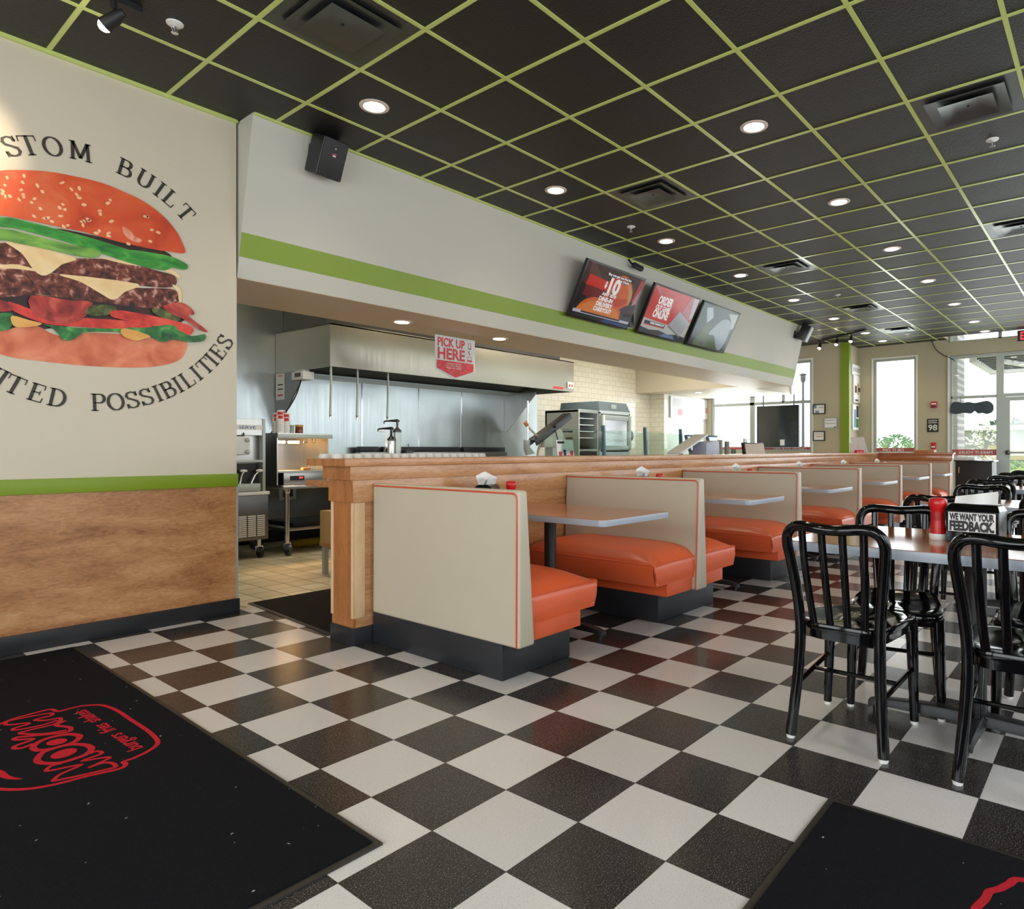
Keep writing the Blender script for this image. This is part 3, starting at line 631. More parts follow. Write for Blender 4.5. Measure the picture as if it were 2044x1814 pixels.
def make_chair(label):
    r = thing('dining_chair', label, 'chair', (0, 0, 0), 'black metal dining chairs')
    L = dict(local=True); m = M['black_gloss']
    def seat_pt(rr, a, dz=0, grow=0):
        ca, sa = math.cos(a), math.sin(a); e = 0.42
        sx, sy = math.copysign(abs(ca) ** e, ca), math.copysign(abs(sa) ** e, sa)
        x = 0.052 + (0.232 + grow) * rr * sx; hw = 0.148 + 0.046 * (x + 0.18) / 0.465 + grow
        y = hw * rr * sy * (1.0)
        z = 0.452 - 0.022 * (1 - rr ** 2.6) * (1 - 0.35 * math.exp(-(y / 0.03) ** 2) * (1 if x > 0.05 else 0.3)) - 0.014 * max(0, rr - 0.82) / 0.18 * max(0, sx) + dz
        return (x, y, z)
    b = MB(); n, mm = 40, 9; vs = []; fs = []
    rows = [[seat_pt(max(1e-3, i / mm), 2 * PI * k / n) for k in range(n)] for i in range(mm + 1)]
    rows.append([seat_pt(1, 2 * PI * k / n, -0.008, 0.004) for k in range(n)]); rows.append([seat_pt(1, 2 * PI * k / n, -0.028, 0.002) for k in range(n)])
    rows.append([seat_pt(1, 2 * PI * k / n, -0.03, -0.012) for k in range(n)])
    for row in rows: vs += row
    for i in range(len(rows) - 1):
        for k in range(n): fs.append((i * n + k, i * n + (k + 1) % n, (i + 1) * n + (k + 1) % n, (i + 1) * n + k))
    fs.append(tuple(range(n)))
    b.add(vs, fs).build('seat', m, r, smooth=70, **L)
    ap = [(0.052 + (x - 0.052) * 0.95, y * 0.94, z) for x, y, z in [seat_pt(1, 2 * PI * k / n) for k in range(n)]]
    MB().add([(x, y, 0.43) for x, y, z in ap] + [(x, y, 0.388) for x, y, z in ap], [(k, (k + 1) % n, n + (k + 1) % n, n + k) for k in range(n)]).build('apron', m, r, smooth=60, **L)
    half = [(-0.215, 0.170, 0.012), (-0.197, 0.158, 0.16), (-0.180, 0.149, 0.31), (-0.174, 0.147, 0.44), (-0.188, 0.158, 0.58), (-0.212, 0.173, 0.70), (-0.228, 0.179, 0.758), (-0.238, 0.172, 0.797), (-0.246, 0.148, 0.822), (-0.253, 0.108, 0.829), (-0.262, 0.05, 0.824)]
    path = half + [(-0.264, 0, 0.821)] + [(x, -y, z) for x, y, z in reversed(half)]
    cp = crom(path, 5)
    MB().tube(cp, [0.0205] * len(cp), 10).build('back_frame', m, r, smooth=60, **L)
    for yt, yb in ((-0.112, -0.094), (-0.038, -0.032), (0.038, 0.032), (0.112, 0.094)):
        zt = 0.818; xt = -0.254 - 0.006 * (1 - abs(yt) / 0.112)
        pts = crom([(xt, yt, zt), (-0.236, yt * 0.98, 0.70), (-0.204, (yt + yb) / 2, 0.57), (-0.172, yb, 0.445)], 4)
        MB().tube(pts, 0.0145, 8, flat=0.36, up=(1, 0, 0)).build('slat', m, r, **L)
    for s in (1, -1):
        lg = MB().tube([(0.232, s * 0.163, 0.42), (0.230, s * 0.168, 0.25), (0.226, s * 0.175, 0.012)], [0.0245, 0.022, 0.017], 10).build('leg', m, r, **L)
        MB().cyl((0.226, s * 0.175, 0), (0.226, s * 0.175, 0.013), 0.0145, 0.016, n=12).build('glide', M['white'], lg, **L)
        st = MB().tube([(-0.192, s * 0.155, 0.205), (0.228, s * 0.170, 0.225)], 0.0095, 8).build('stretcher', m, r, **L)
        MB().cyl((-0.215, s * 0.170, 0), (-0.215, s * 0.170, 0.014), 0.0155, 0.018, n=12).build('rear_glide', M['white'], r, **L)
    MB().tube([(0.02, 0.162, 0.214), (0.02, -0.162, 0.214)], 0.009, 8).build('stretcher', m, r, **L)
    return r
ch = make_chair('black slat-back metal chair facing away, left of the two nearest chairs, empty aisle beside it'); ch.location = (2.770, 0.826, 0)
tbl = dining_table(3.045, 0.44, 'nearest dining table with grey edge holding the feedback napkin dispenser')
def place(x, y, deg, label): dup(ch, (x, y, 0), label, rz=math.radians(deg))
place(2.762, 0.254, 1, 'black slat-back metal chair at the near right edge, in front of the feedback dispenser')
place(3.285, 0.785, 191, 'black metal chair behind the nearest table, facing the camera on the booth side')
place(3.365, 0.215, 181, 'black metal chair behind the nearest table, behind the feedback dispenser')
for i, (tx, ty, nm) in enumerate(((5.43, 0.49, 'second'), (7.74, 0.57, 'third'), (10.1, 0.61, 'fourth'))):
    dup(tbl, (tx, ty, 0), 'grey-edged dining table, %s from the camera along the aisle' % nm)
    for dx, dy, deg, side in ((-0.70, 0.355, 0, 'near side, booth end'), (-0.29, -0.20, 2, 'near side, window end'), (0.36, 0.345, 179, 'far side, booth end'), (0.32, -0.22, 182, 'far side, window end')):
        place(tx + (dx if i == 0 else max(dx, -0.32)), ty + dy, deg, 'black metal chair at the %s dining table, %s' % (nm, side))
# ------------------------------------------------------------------ ceiling fixtures
WARM = (1.0, 0.80, 0.56)
def spot(parent, loc, power, size=2.2, blend=0.7, rad=0.06, col=WARM, to=None):
    l = bpy.data.lights.new('lamp_light', 'SPOT'); l.energy = power; l.spot_size = size; l.spot_blend = blend; l.shadow_soft_size = rad; l.color = col
    o = bpy.data.objects.new('lamp_light', l); C.objects.link(o); o.location = Vector(loc) - (origin(parent) if parent else Vector())
    if to is not None:
        d = Vector(to) - Vector(loc); o.rotation_euler = d.to_track_quat('-Z', 'Y').to_euler()
    if parent: o.parent = parent
    return o
def downlight(x, y, z, label, group='recessed ceiling lights', power=27):
    r = thing('downlight', label, 'ceiling light', (x, y, z), group)
    MB().lathe((0, 0, 0), [(0.066, -0.001), (0.070, -0.006), (0.086, -0.008), (0.095, -0.004), (0.096, 0.0)], 28).build('trim_ring', M['lamp_trim'], r, local=True)
    MB().lathe((0, 0, 0), [(0.001, -0.0072), (0.0655, -0.0072), (0.0655, -0.0015)], 28).build('lens', M['lamp'], r, local=True)
    spot(r, (x, y, z - 0.02), power)
    return r
ORD = ['first', 'second', 'third', 'fourth', 'fifth', 'sixth', 'seventh', 'eighth', 'ninth']
for y, row, x0 in ((3.819, 'row above the booths', 2.599), (1.990, 'row above the aisle', 2.599)):
    for k in range(8):
        x = x0 + 1.829 * k if k < 7 else 14.79
        downlight(x, y, ZC, 'round recessed ceiling light, %s from the camera in the %s' % (ORD[k], row))
downlight(0.77, 1.990, ZC, 'round recessed ceiling light over the entrance mats'); downlight(0.77, 3.819, ZC, 'round recessed ceiling light over the mural end')
for x, y, n in ((3.83, 5.19, 'left of the pick up sign'), (5.06, 5.16, 'right of the pick up sign')):
    downlight(x, y, sz - 0.0032, 'small recessed light in the soffit underside, %s' % n, 'soffit lights', 18)
downlight(12.6, 6.9, 2.334, 'recessed light in the lowered ceiling by the menu board', 'soffit lights', 14)
downlight(13.6, 5.75, 2.334, 'recessed light in the lowered ceiling by the drive window', 'soffit lights', 14) if False else None

def vent(x, y, label):
    r = thing('air_vent', label, 'air vent', (x, y, ZC), 'square ceiling air vents')
    h = 0.29
    def ringpan(h0, z0, h1, z1):
        b = MB(); vs = [(sx * h0, sy * h0, z0) for sx, sy in ((-1, -1), (1, -1), (1, 1), (-1, 1))] + [(sx * h1, sy * h1, z1) for sx, sy in ((-1, -1), (1, -1), (1, 1), (-1, 1))]
        return b.add(vs, [(k, (k + 1) % 4, 4 + (k + 1) % 4, 4 + k) for k in range(4)])
    MB().box(-0.2, 0.2, -0.2, 0.2, -0.004, -0.001).build('throat', M['black'], r, local=True)
    ringpan(h, -0.003, 0.215, -0.0012).build('frame', M['vent'], r, local=True)
    ringpan(0.225, -0.020, 0.125, -0.004).build('outer_cone', M['vent'], r, local=True)
    b = ringpan(0.155, -0.032, 0.075, -0.006); b.face([(-0.075, -0.075, -0.006), (0.075, -0.075, -0.006), (0.075, 0.075, -0.006), (-0.075, 0.075, -0.006)]); c = b.build('inner_cone', M['vent'], r, local=True)
    MB().cyl((0, 0, -0.010), (0, 0, -0.005), 0.008, n=10).build('screw', M['black'], c, local=True)
    return r
for x, y, n in ((1.990, 3.209, 'over the mural end, darkest of the vents'), (5.038, 3.209, 'above the second booth'), (8.086, 3.209, 'above the third booth'), (11.134, 3.209, 'above the fifth booth'), (13.573, 3.209, 'near the end wall'),
                (5.038, 0.771, 'over the aisle tables, nearest the right edge'), (8.086, 0.771, 'over the aisle tables, second from the camera')):
    vent(x, y, 'square stepped ceiling air vent %s' % n)
def sprinkler(x, y, n):
    r = thing('sprinkler_head', 'small white ceiling sprinkler head %s' % n, 'sprinkler', (x, y, ZC), 'ceiling sprinklers')
    MB().lathe((0, 0, 0), [(0.042, 0), (0.040, -0.006), (0.020, -0.012), (0.012, -0.014)], 20).build('escutcheon', M['white'], r, local=True)
    b = MB().cyl((0, 0, -0.012), (0, 0, -0.05), 0.008, 0.004, n=10)
    for s in (-1, 1): b.tube([(s * 0.008, 0, -0.014), (s * 0.016, 0, -0.03), (s * 0.004, 0, -0.05)], 0.003, 6)
    b.lathe((0, 0, -0.053), [(0.016, 0), (0.018, 0.002), (0.004, 0.004)], 14).build('nozzle', M['chrome'], r, local=True)
for x, y, n in ((1.43, 3.90, 'over the mural end'), (5.70, 0.72, 'beside the vent over the aisle tables'), (5.63, 3.85, 'above the second booth'), (9.98, 3.19, 'above the fourth booth'), (14.2, 3.22, 'near the end wall')): sprinkler(x, y, n)

# track lights
def track(p0, p1, heads, label, aim, power):
    r = thing('track_light', label, 'track light', Vector(p0), 'ceiling track lights')
    MB().bar(p0, p1, 0.035, 0.03).build('rail', M['black'], r)
    p0, p1 = Vector(p0), Vector(p1)
    for t, tgt in zip(heads, aim):
        p = p0.lerp(p1, t); d = (Vector(tgt) - p).normalized(); c = p + Vector((0, 0, -0.10)) 
        b = MB().cyl(p, p + Vector((0, 0, -0.05)), 0.014, n=10).tube([p + Vector((0, 0, -0.05)), c - d * 0.03], 0.007, 8)
        b.tube([c - d * 0.06, c - d * 0.02, c + d * 0.055], [0.018, 0.030, 0.038], 18)
        h = b.build('lamp_head', M['black'], r)
        MB().sphere(c + d * 0.052, 0.032, (1, 1, 1), 16, 10).build('bulb', M['lamp_hot'], h)
        spot(h, c + d * 0.10, power, size=1.0, blend=0.8, rad=0.03, to=tgt) 
M['lamp_hot'] = emit('hot_lamp_lens', (1.0, 0.88, 0.72), 40)
tA = at(1634, 681, z=ZC - 0.016); tB = at(1727, 658, z=ZC - 0.016)
track(tA, tB, (0.03, 0.42, 0.72), 'black three-lamp track light in front of the green pillar', ((13.3, 4.9, 2.0), (13.2, 4.6, 2.0), (13.0, 4.2, 2.0)), 12)
c0 = at(228, 37, z=3.265)
track((c0.x - 0.55, c0.y + 0.02, ZC - 0.016), (c0.x + 0.12, c0.y - 0.0, ZC - 0.016), (0.82, 0.05), 'bright track spotlight shining on the burger mural', ((0.50, 4.72, 2.62), (0.1, 4.72, 2.3)), 60)

# loudspeakers, camera, exit sign
def speaker(c, right, up, w_, h_, d_, label, logo=True):
    r = thing('loudspeaker', label, 'loudspeaker', c, 'wall loudspeakers')
    rt = Vector(right).normalized(); u = Vector(up).normalized(); u = (u - rt * u.dot(rt)).normalized(); n = rt.cross(u); c = Vector(c)
    MB().obox(c - n * d_ * 0.5, rt, u, n, w_ / 2, h_ / 2, d_ / 2).build('cabinet', M['black_plastic'], r, bevel=0.012, seg=3)
    g = MB().obox(c + n * 0.004, rt, u, n, w_ / 2 - 0.004, h_ / 2 - 0.004, 0.005).build('grille', M['grille'], r, bevel=0.006)
    if logo:
        MB().obox(c + n * 0.0098 + u * h_ * 0.13, rt, u, n, 0.016, 0.004, 0.0006).build('red_mark', M['red'], g)
        MB().obox(c + n * 0.0098 + u * h_ * 0.085, rt, u, n, 0.011, 0.005, 0.0006).build('white_mark', M['white'], g)
        MB().obox(c + n * 0.0098 + u * h_ * 0.27, rt, u, n, 0.004, 0.004, 0.0006).build('indicator', M['white'], g)
    bp = c - n * d_ * 0.95
    MB().obox(bp - rt * w_ * 0.30 - n * 0.03, rt, u, n, 0.03, 0.05, 0.05).build('bracket', M['black'], r, bevel=0.004)
M['grille'] = mat('speaker_grille', srgb(30, 30, 31), 0.55, vary=0.2, scale=300)
spc = at(664, 318, y=4.385)
speaker(spc, (1, 0.06, 0.0), (0.04, -0.40, 0.92), 0.20, 0.27, 0.16, 'black loudspeaker on the slanted soffit near the mural')
spc = at(1613, 667, y=4.36)
M['grille_pale'] = mat('pale_speaker_grille', srgb(178, 186, 190), 0.4)
r_ = thing('loudspeaker', 'black loudspeaker with pale front at the far end of the soffit', 'loudspeaker', spc, 'wall loudspeakers')
rt = Vector((0.98, 0.20, 0.0)).normalized(); u = Vector((0.08, -0.42, 0.90)); u = (u - rt * u.dot(rt)).normalized(); n = rt.cross(u)
MB().obox(spc - n * 0.07, rt, u, n, 0.10, 0.14, 0.08).build('cabinet', M['black_plastic'], r_, bevel=0.01)
MB().obox(spc + n * 0.02, rt, u, n, 0.098, 0.138, 0.012).build('grille', M['grille_pale'], r_, bevel=0.006)
MB().bar(spc - n * 0.12, (11.85, 4.55, 3.2), 0.03, 0.03).box(11.82, 11.88, 4.54, 4.56, 3.13, 3.27).build('bracket', M['black'], r_)
cp = at(1265, 519, y=4.46)
r_ = thing('security_camera', 'small black security camera hanging at the top edge of the soffit above the televisions', 'camera', cp)
MB().tube([(cp.x - 0.05, 4.50, 3.362), (cp.x - 0.02, 4.48, 3.32), (cp.x, cp.y, cp.z - 0.05)], 0.012, 8).build('arm', M['black'], r_)
MB().obox((cp.x + 0.05, cp.y - 0.02, cp.z - 0.075), (0.9, -0.3, -0.25), (0.316, 0.949, 0), (0.237, -0.079, 0.968), 0.075, 0.03, 0.026).build('housing', M['black_plastic'], r_, bevel=0.008)
ex = at(2031, 660, x=14.9)
r_ = thing('exit_sign', 'red lit exit sign hanging before the bright strip over the entrance', 'exit sign', (14.9, ex.y - 0.12, 3.19))
MB().box(14.88, 14.94, ex.y - 0.30, ex.y, 3.14, 3.345).build('housing', M['vent_dark'], r_, bevel=0.006)
MB().cyl((14.91, ex.y - 0.15, 3.345), (14.91, ex.y - 0.15, ZC), 0.012, n=8).build('stem', M['vent_dark'], r_)
txt('EXIT', 0.20, emit('exit_red', (1.0, 0.05, 0.06), 1.4), r_, (14.8785, ex.y - 0.16, 3.175), (0, -1, 0), (0, 0, 1), bold=0.02, width=0.23)
# ------------------------------------------------------------------ burger mural and its lettering
def printmat(name, cols, scale=8, rough=0.45, detail=4, stretch=(1, 1, 1)):
    m, nt, p = newmat(name); tc = N(nt, 'ShaderNodeTexCoord'); mp = N(nt, 'ShaderNodeMapping'); mp.inputs['Scale'].default_value = stretch
    nt.links.new(tc.outputs['Object'], mp.inputs[0]); nz = N(nt, 'ShaderNodeTexNoise'); nz.inputs['Scale'].default_value = scale; nz.inputs['Detail'].default_value = detail; nz.inputs['Distortion'].default_value = 0.6
    nt.links.new(mp.outputs[0], nz.inputs['Vector']); cr = N(nt, 'ShaderNodeValToRGB'); e = cr.color_ramp.elements
    k = len(cols); e[0].position = 0.32; e[0].color = cols[0] + (1,); e[1].position = 0.70; e[1].color = cols[-1] + (1,)
    for i in range(1, k - 1):
        q = e.new(0.32 + 0.38 * i / (k - 1)); q.color = cols[i] + (1,)
    nt.links.new(nz.outputs['Fac'], cr.inputs[0]); nt.links.new(cr.outputs[0], p.inputs['Base Color']); p.inputs['Roughness'].default_value = rough
    return m
WY = 4.7296
MU = thing('wall_mural', 'large printed mural of a stacked burger with curved lettering on the beige wall', 'wall mural', (1.27, WY, 2.1))
LAY = [0]
def crc(pts, n=4):
    P = [Vector(p) for p in pts]; out = []; m = len(P)
    for i in range(m):
        a, b, c, d = P[i - 1], P[i], P[(i + 1) % m], P[(i + 2) % m]
        for k in range(n):
            t = k / n; out.append(0.5 * ((2 * b) + (c - a) * t + (2 * a - 5 * b + 4 * c - d) * t * t + (3 * b - a - 3 * c + d) * t ** 3))
    return out
def wp(x, y):
    if x < 0: x *= 0.36
    return at(x / 3.4875, 330 + y / 3.4875, y=WY)
def layer(name, pts, m, n=3):
    LAY[0] += 1; off = Vector((0, -0.0006 * LAY[0], 0))
    return MB().face([p + off for p in crc([wp(x, y) for x, y in pts], n)]).build(name, m, MU, smooth=0)
c = lambda *h: [srgb(*q) for q in h]
bun = printmat('print_bun', c((186, 58, 26), (210, 76, 36), (220, 92, 48), (226, 114, 70)), 4)
bun2 = printmat('print_bun_base', c((196, 92, 58), (222, 124, 86), (232, 150, 112)), 6)
patty = printmat('print_patty', c((34, 12, 9), (84, 34, 24), (124, 60, 44), (206, 160, 146)), 24, detail=7)
chees = printmat('print_cheese', c((226, 190, 132), (236, 206, 156), (240, 216, 176)), 5)
cuke = printmat('print_green_slice', c((26, 104, 40), (56, 150, 52), (104, 176, 70)), 7, stretch=(1, 1, 3))
cuke2 = printmat('print_pale_slice', c((74, 120, 52), (110, 160, 66), (140, 186, 84)), 7, stretch=(1, 1, 3))
let = printmat('print_lettuce', c((16, 70, 30), (44, 124, 54), (110, 168, 82)), 14)
tom = printmat('print_tomato', c((176, 34, 30), (216, 62, 48), (230, 92, 72)), 9)
bac = printmat('print_bacon', c((120, 26, 26), (172, 52, 44), (206, 96, 76)), 12)
dark = printmat('print_shadow_filling', c((16, 8, 6), (44, 16, 12), (70, 28, 20)), 12)
pick = printmat('print_pickle', c((26, 34, 14), (74, 84, 34), (120, 126, 60)), 20)
must = printmat('print_mustard', c((216, 150, 66), (230, 176, 96)), 6)
layer('filling', [(-800, 880), (0, 880), (600, 930), (1240, 960), (1250, 1100), (600, 1110), (0, 1180), (-800, 1180)], dark)
layer('bottom_bun', [(-840, 1150), (-500, 1110), (0, 1150), (120, 1125), (250, 1112), (400, 1185), (600, 1165), (850, 1175), (1000, 1200), (1200, 1212), (1300, 1228), (1290, 1300), (1240, 1360), (1100, 1398), (900, 1408), (600, 1395), (300, 1365), (100, 1340), (0, 1315), (-400, 1290), (-760, 1270)], bun2)
layer('patty', [(-800, 600), (0, 540), (100, 556), (400, 640), (700, 650), (900, 680), (1100, 735), (1215, 770), (1225, 830), (1150, 852), (950, 835), (700, 800), (400, 760), (0, 695), (-800, 720)], patty)
layer('patty', [(-820, 740), (0, 700), (300, 740), (600, 790), (900, 850), (1180, 858), (1240, 900), (1232, 960), (1100, 998), (800, 965), (500, 930), (250, 900), (0, 920), (-820, 900)], patty)
layer('cheese', [(-400, 640), (0, 690), (120, 690), (330, 745), (500, 770), (300, 745), (100, 720), (0, 715)], chees)
layer('cheese', [(50, 528), (520, 640), (430, 690), (360, 745), (300, 768), (235, 730), (150, 612)], chees)
layer('cheese', [(420, 758), (960, 825), (870, 880), (790, 937), (700, 893), (560, 812)], chees)
layer('cheese', [(690, 640), (900, 668), (1100, 690), (1180, 720), (1240, 760), (1252, 795), (1200, 760), (1080, 715), (880, 690)], chees)
layer('cheese', [(1195, 830), (1240, 850), (1262, 890), (1258, 960), (1240, 930), (1235, 885)], chees)
layer('under_bun', [(380, 440), (700, 500), (1000, 570), (1145, 598), (1190, 650), (1000, 640), (650, 560)], dark)
layer('green_slice', [(900, 590), (1160, 628), (1285, 680), (1306, 712), (1275, 728), (1200, 712), (1050, 660)], cuke)
layer('green_slice', [(-780, 420), (0, 362), (200, 396), (450, 460), (650, 512), (850, 575), (1050, 640), (1175, 680), (1182, 720), (1100, 728), (900, 680), (700, 612), (500, 548), (250, 478), (0, 430), (-780, 500)], cuke)
layer('green_slice', [(-740, 490), (0, 440), (250, 494), (500, 555), (680, 588), (697, 615), (660, 643), (550, 636), (350, 590), (100, 540), (0, 522), (-740, 570)], cuke2)
layer('top_bun', [(-890, 560), (-810, 380), (-600, 190), (-300, 85), (0, 40), (150, 35), (330, 45), (500, 75), (700, 122), (870, 190), (1000, 255), (1130, 352), (1220, 455), (1265, 540), (1283, 611), (1180, 602), (1050, 583), (800, 528), (600, 470), (400, 428), (200, 385), (0, 350), (-300, 350), (-600, 410), (-820, 540)], bun)
rnd = random.Random(5); b = MB(); LAY[0] += 1; cnt = 0
def in_bun(x, y): return (x + 20) ** 2 / 1180 ** 2 + (y - 610) ** 2 / 545 ** 2 < 1 and y < 330 + 0.26 * max(0, x) and y > 60
while cnt < 85:
    x, y = rnd.uniform(-780, 1180), rnd.uniform(60, 560)
    if not in_bun(x, y): continue
    a = rnd.uniform(-0.3, 1.3); L, w_ = rnd.uniform(13, 20), rnd.uniform(8, 11)
    b.face([wp(x + L * math.cos(t) * math.cos(a) - w_ * math.sin(t) * math.sin(a), y + L * math.cos(t) * math.sin(a) + w_ * math.sin(t) * math.cos(a)) + Vector((0, -0.0006 * LAY[0], 0)) for t in [k * PI / 5 for k in range(10)]]); cnt += 1
b.build('sesame_seeds', printmat('print_seed', c((232, 176, 126), (244, 204, 158)), 4), MU, smooth=0)
layer('bun_sheen', [(850, 430), (900, 455), (940, 500), (985, 520), (960, 540), (900, 520), (860, 480)], printmat('print_sheen', c((224, 120, 84), (240, 184, 158)), 22))
layer('lettuce', [(-760, 1080), (-300, 1060), (0, 1030), (80, 1032), (92, 1080), (60, 1140), (0, 1152), (-400, 1150)], let)
layer('tomato', [(60, 950), (300, 1030), (560, 1062), (850, 1080), (1040, 1110), (1020, 1150), (800, 1140), (500, 1122), (300, 1100), (80, 1010)], tom)
layer('bacon', [(-500, 930), (-100, 930), (60, 960), (90, 1010), (-100, 1020), (-480, 1010)], bac)
layer('bacon', [(210, 908), (480, 940), (640, 958), (560, 1080), (430, 1100), (330, 1080), (230, 1040)], bac)
layer('pickle', [(650, 972), (800, 985), (775, 1032), (650, 1052), (588, 1022)], pick)
layer('pickle', [(1060, 998), (1230, 1020), (1242, 1082), (1180, 1082), (1080, 1042)], pick)
layer('tomato', [(790, 1008), (1000, 1038), (1200, 1080), (1330, 1125), (1332, 1170), (1280, 1182), (1100, 1130), (870, 1080), (768, 1052)], tom)
layer('bacon', [(1130, 980), (1250, 955), (1328, 1000), (1346, 1040), (1308, 1052), (1440, 1156), (1390, 1150), (1290, 1082), (1180, 1030)], bac)
layer('lettuce', [(300, 1108), (500, 1130), (800, 1138), (900, 1130), (1000, 1132), (1100, 1118), (1200, 1114), (1240, 1150), (1330, 1190), (1420, 1176), (1412, 1222), (1310, 1232), (1200, 1212), (1120, 1232), (1000, 1172), (850, 1162), (600, 1162), (550, 1182), (500, 1216), (430, 1216), (400, 1172), (350, 1130)], let)
layer('mustard', [(80, 1048), (200, 1080), (285, 1100), (250, 1120), (120, 1130), (78, 1100)], must)
layer('mustard', [(840, 1138), (930, 1150), (1040, 1190), (1000, 1208), (940, 1222), (850, 1190)], must)

# slab-serif capitals drawn with a broad pen: thick uprights, thin crossings
def arc(cx, cy, rx, ry, a0, a1, n=16): return [(cx + rx * math.cos(math.radians(a0 + (a1 - a0) * k / n)), cy + ry * math.sin(math.radians(a0 + (a1 - a0) * k / n))) for k in range(n + 1)]
def ser(x, y, w_=0.30): return [(x - w_ / 2, y), (x + w_ / 2, y)]
GL = {
 'C': ([arc(0.46, 0.5, 0.38, 0.48, 48, 312), [(0.76, 0.98), (0.76, 0.68)], [(0.76, 0.02), (0.76, 0.22)]], 0.88),
 'U': ([[(0.18, 1), (0.18, 0.34)] + arc(0.46, 0.34, 0.28, 0.32, 180, 360) + [(0.74, 1)], ser(0.18, 0.975), ser(0.74, 0.975)], 0.95),
 'S': ([[(0.66, 0.74), (0.62, 0.90), (0.42, 0.98), (0.22, 0.92), (0.15, 0.76), (0.22, 0.62), (0.46, 0.50), (0.66, 0.38), (0.70, 0.22), (0.60, 0.07), (0.40, 0.02), (0.20, 0.08), (0.12, 0.26)], [(0.68, 1.0), (0.68, 0.70)], [(0.10, 0.0), (0.10, 0.30)]], 0.82),
 'T': ([[(0.42, 0), (0.42, 1)], [(0.03, 0.965), (0.81, 0.965)], [(0.05, 0.98), (0.04, 0.70)], [(0.79, 0.98), (0.80, 0.70)], ser(0.42, 0.025, 0.36)], 0.86),
 'O': ([arc(0.47, 0.5, 0.38, 0.48, 0, 360, 28)], 0.96),
 'M': ([[(0.17, 0), (0.19, 1)], [(0.19, 1), (0.53, 0.12)], [(0.53, 0.12), (0.87, 1)], [(0.87, 1), (0.90, 0)], ser(0.17, 0.025, 0.30), ser(0.90, 0.025, 0.32), ser(0.12, 0.975, 0.2), ser(0.94, 0.975, 0.2)], 1.1),
 'B': ([[(0.2, 0), (0.2, 1)], [(0.2, 0.97), (0.45, 0.97)] + arc(0.45, 0.75, 0.20, 0.22, 90, -90) + [(0.2, 0.53)], [(0.2, 0.53), (0.48, 0.53)] + arc(0.48, 0.28, 0.25, 0.25, 90, -90) + [(0.2, 0.03)], ser(0.16, 0.975, 0.24), ser(0.16, 0.025, 0.24)], 0.84),
 'I': ([[(0.22, 0), (0.22, 1)], ser(0.22, 0.975, 0.34), ser(0.22, 0.025, 0.34)], 0.46),
 'L': ([[(0.22, 0), (0.22, 1)], ser(0.22, 0.975, 0.34), [(0.06, 0.03), (0.68, 0.03)], [(0.69, 0.0), (0.71, 0.30)]], 0.78),
 'N': ([[(0.18, 0), (0.18, 1)], [(0.18, 1), (0.78, 0)], [(0.78, 0), (0.78, 1)], ser(0.18, 0.025), ser(0.78, 0.975), ser(0.13, 0.975, 0.2)], 0.98),
 'E': ([[(0.22, 0), (0.22, 1)], [(0.06, 0.97), (0.68, 0.97)], [(0.22, 0.52), (0.52, 0.52)], [(0.06, 0.03), (0.70, 0.03)], [(0.68, 0.98), (0.69, 0.74)], [(0.70, 0.02), (0.72, 0.28)], [(0.53, 0.40), (0.53, 0.64)]], 0.80),
 'D': ([[(0.2, 0), (0.2, 1)], [(0.2, 0.97), (0.38, 0.97)] + arc(0.38, 0.5, 0.40, 0.47, 90, -90, 20) + [(0.2, 0.03)], ser(0.15, 0.975, 0.24), ser(0.15, 0.025, 0.24)], 0.92),
 'P': ([[(0.2, 0), (0.2, 1)], [(0.2, 0.97), (0.46, 0.97)] + arc(0.46, 0.72, 0.23, 0.25, 90, -90) + [(0.2, 0.47)], ser(0.15, 0.975, 0.24), ser(0.2, 0.025, 0.36)], 0.80)}
M['letter'] = mat('dark_print', srgb(52, 46, 40), 0.55)
def pen_stroke(b, pts, place, thick=0.165, thin=0.07):
    P = [Vector((x, y)) for x, y in pts]; n = len(P); L, Rr = [], []
    if n == 2 and abs(P[0].y - P[1].y) < 0.02: thin = 0.062
    for i in range(n):
        d = (P[min(n - 1, i + 1)] - P[max(0, i - 1)]).normalized(); w_ = thin + (thick - thin) * abs(d.y) ** 1.3
        if n == 2 and abs(P[0].y - P[1].y) < 0.45 and abs(d.y) > 0.9: w_ = 0.055
        nn = Vector((-d.y, d.x)) * w_ / 2; L.append(place(*(P[i] + nn))); Rr.append(place(*(P[i] - nn)))
    b.add(L + Rr, [(i, i + 1, n + i + 1, n + i) for i in range(n - 1)])
def arc_letter(ch, ang, cx, cz, R, h, outward, k):
    st, adv = GL[ch]; a = math.radians(ang); sgn = 1 if outward else -1
    ctr = Vector((cx + R * math.sin(a), 0, cz + sgn * R * math.cos(a))); up = Vector((math.sin(a), 0, sgn * math.cos(a))) * sgn; rt = Vector((up.z, 0, -up.x))
    b = MB(); yy = WY - 0.0022 - 0.00002 * k
    def place(x, y): q = ctr + rt * (x - adv / 2) * h * 1.0 + up * (y - 0.5) * h; return (q.x, yy, q.z)
    for s in st: pen_stroke(b, s, place)
    b.build('letter', M['letter'], MU, smooth=0)
for k, (ch_, a) in enumerate(zip('CUSTOMBUILT', (-43, -34.5, -26, -20, -12, -2.5, 13.8, 22, 28.3, 33.5, 41.5))): arc_letter(ch_, a, 1.266, 2.058, 0.804, 0.105, True, k)
for k, (ch_, a) in enumerate(zip('UNLIMITEDPOSSIBILITIES', (-57.5, -50, -43.2, -38.8, -33, -28, -23.9, -17.2, -10.7, 2.4, 8.3, 14.1, 19.4, 24, 28.4, 32.8, 37.2, 42, 47, 51.2, 55.6, 61.4))): arc_letter(ch_, a, 1.283, 2.267, 0.867, 0.102, False, k)

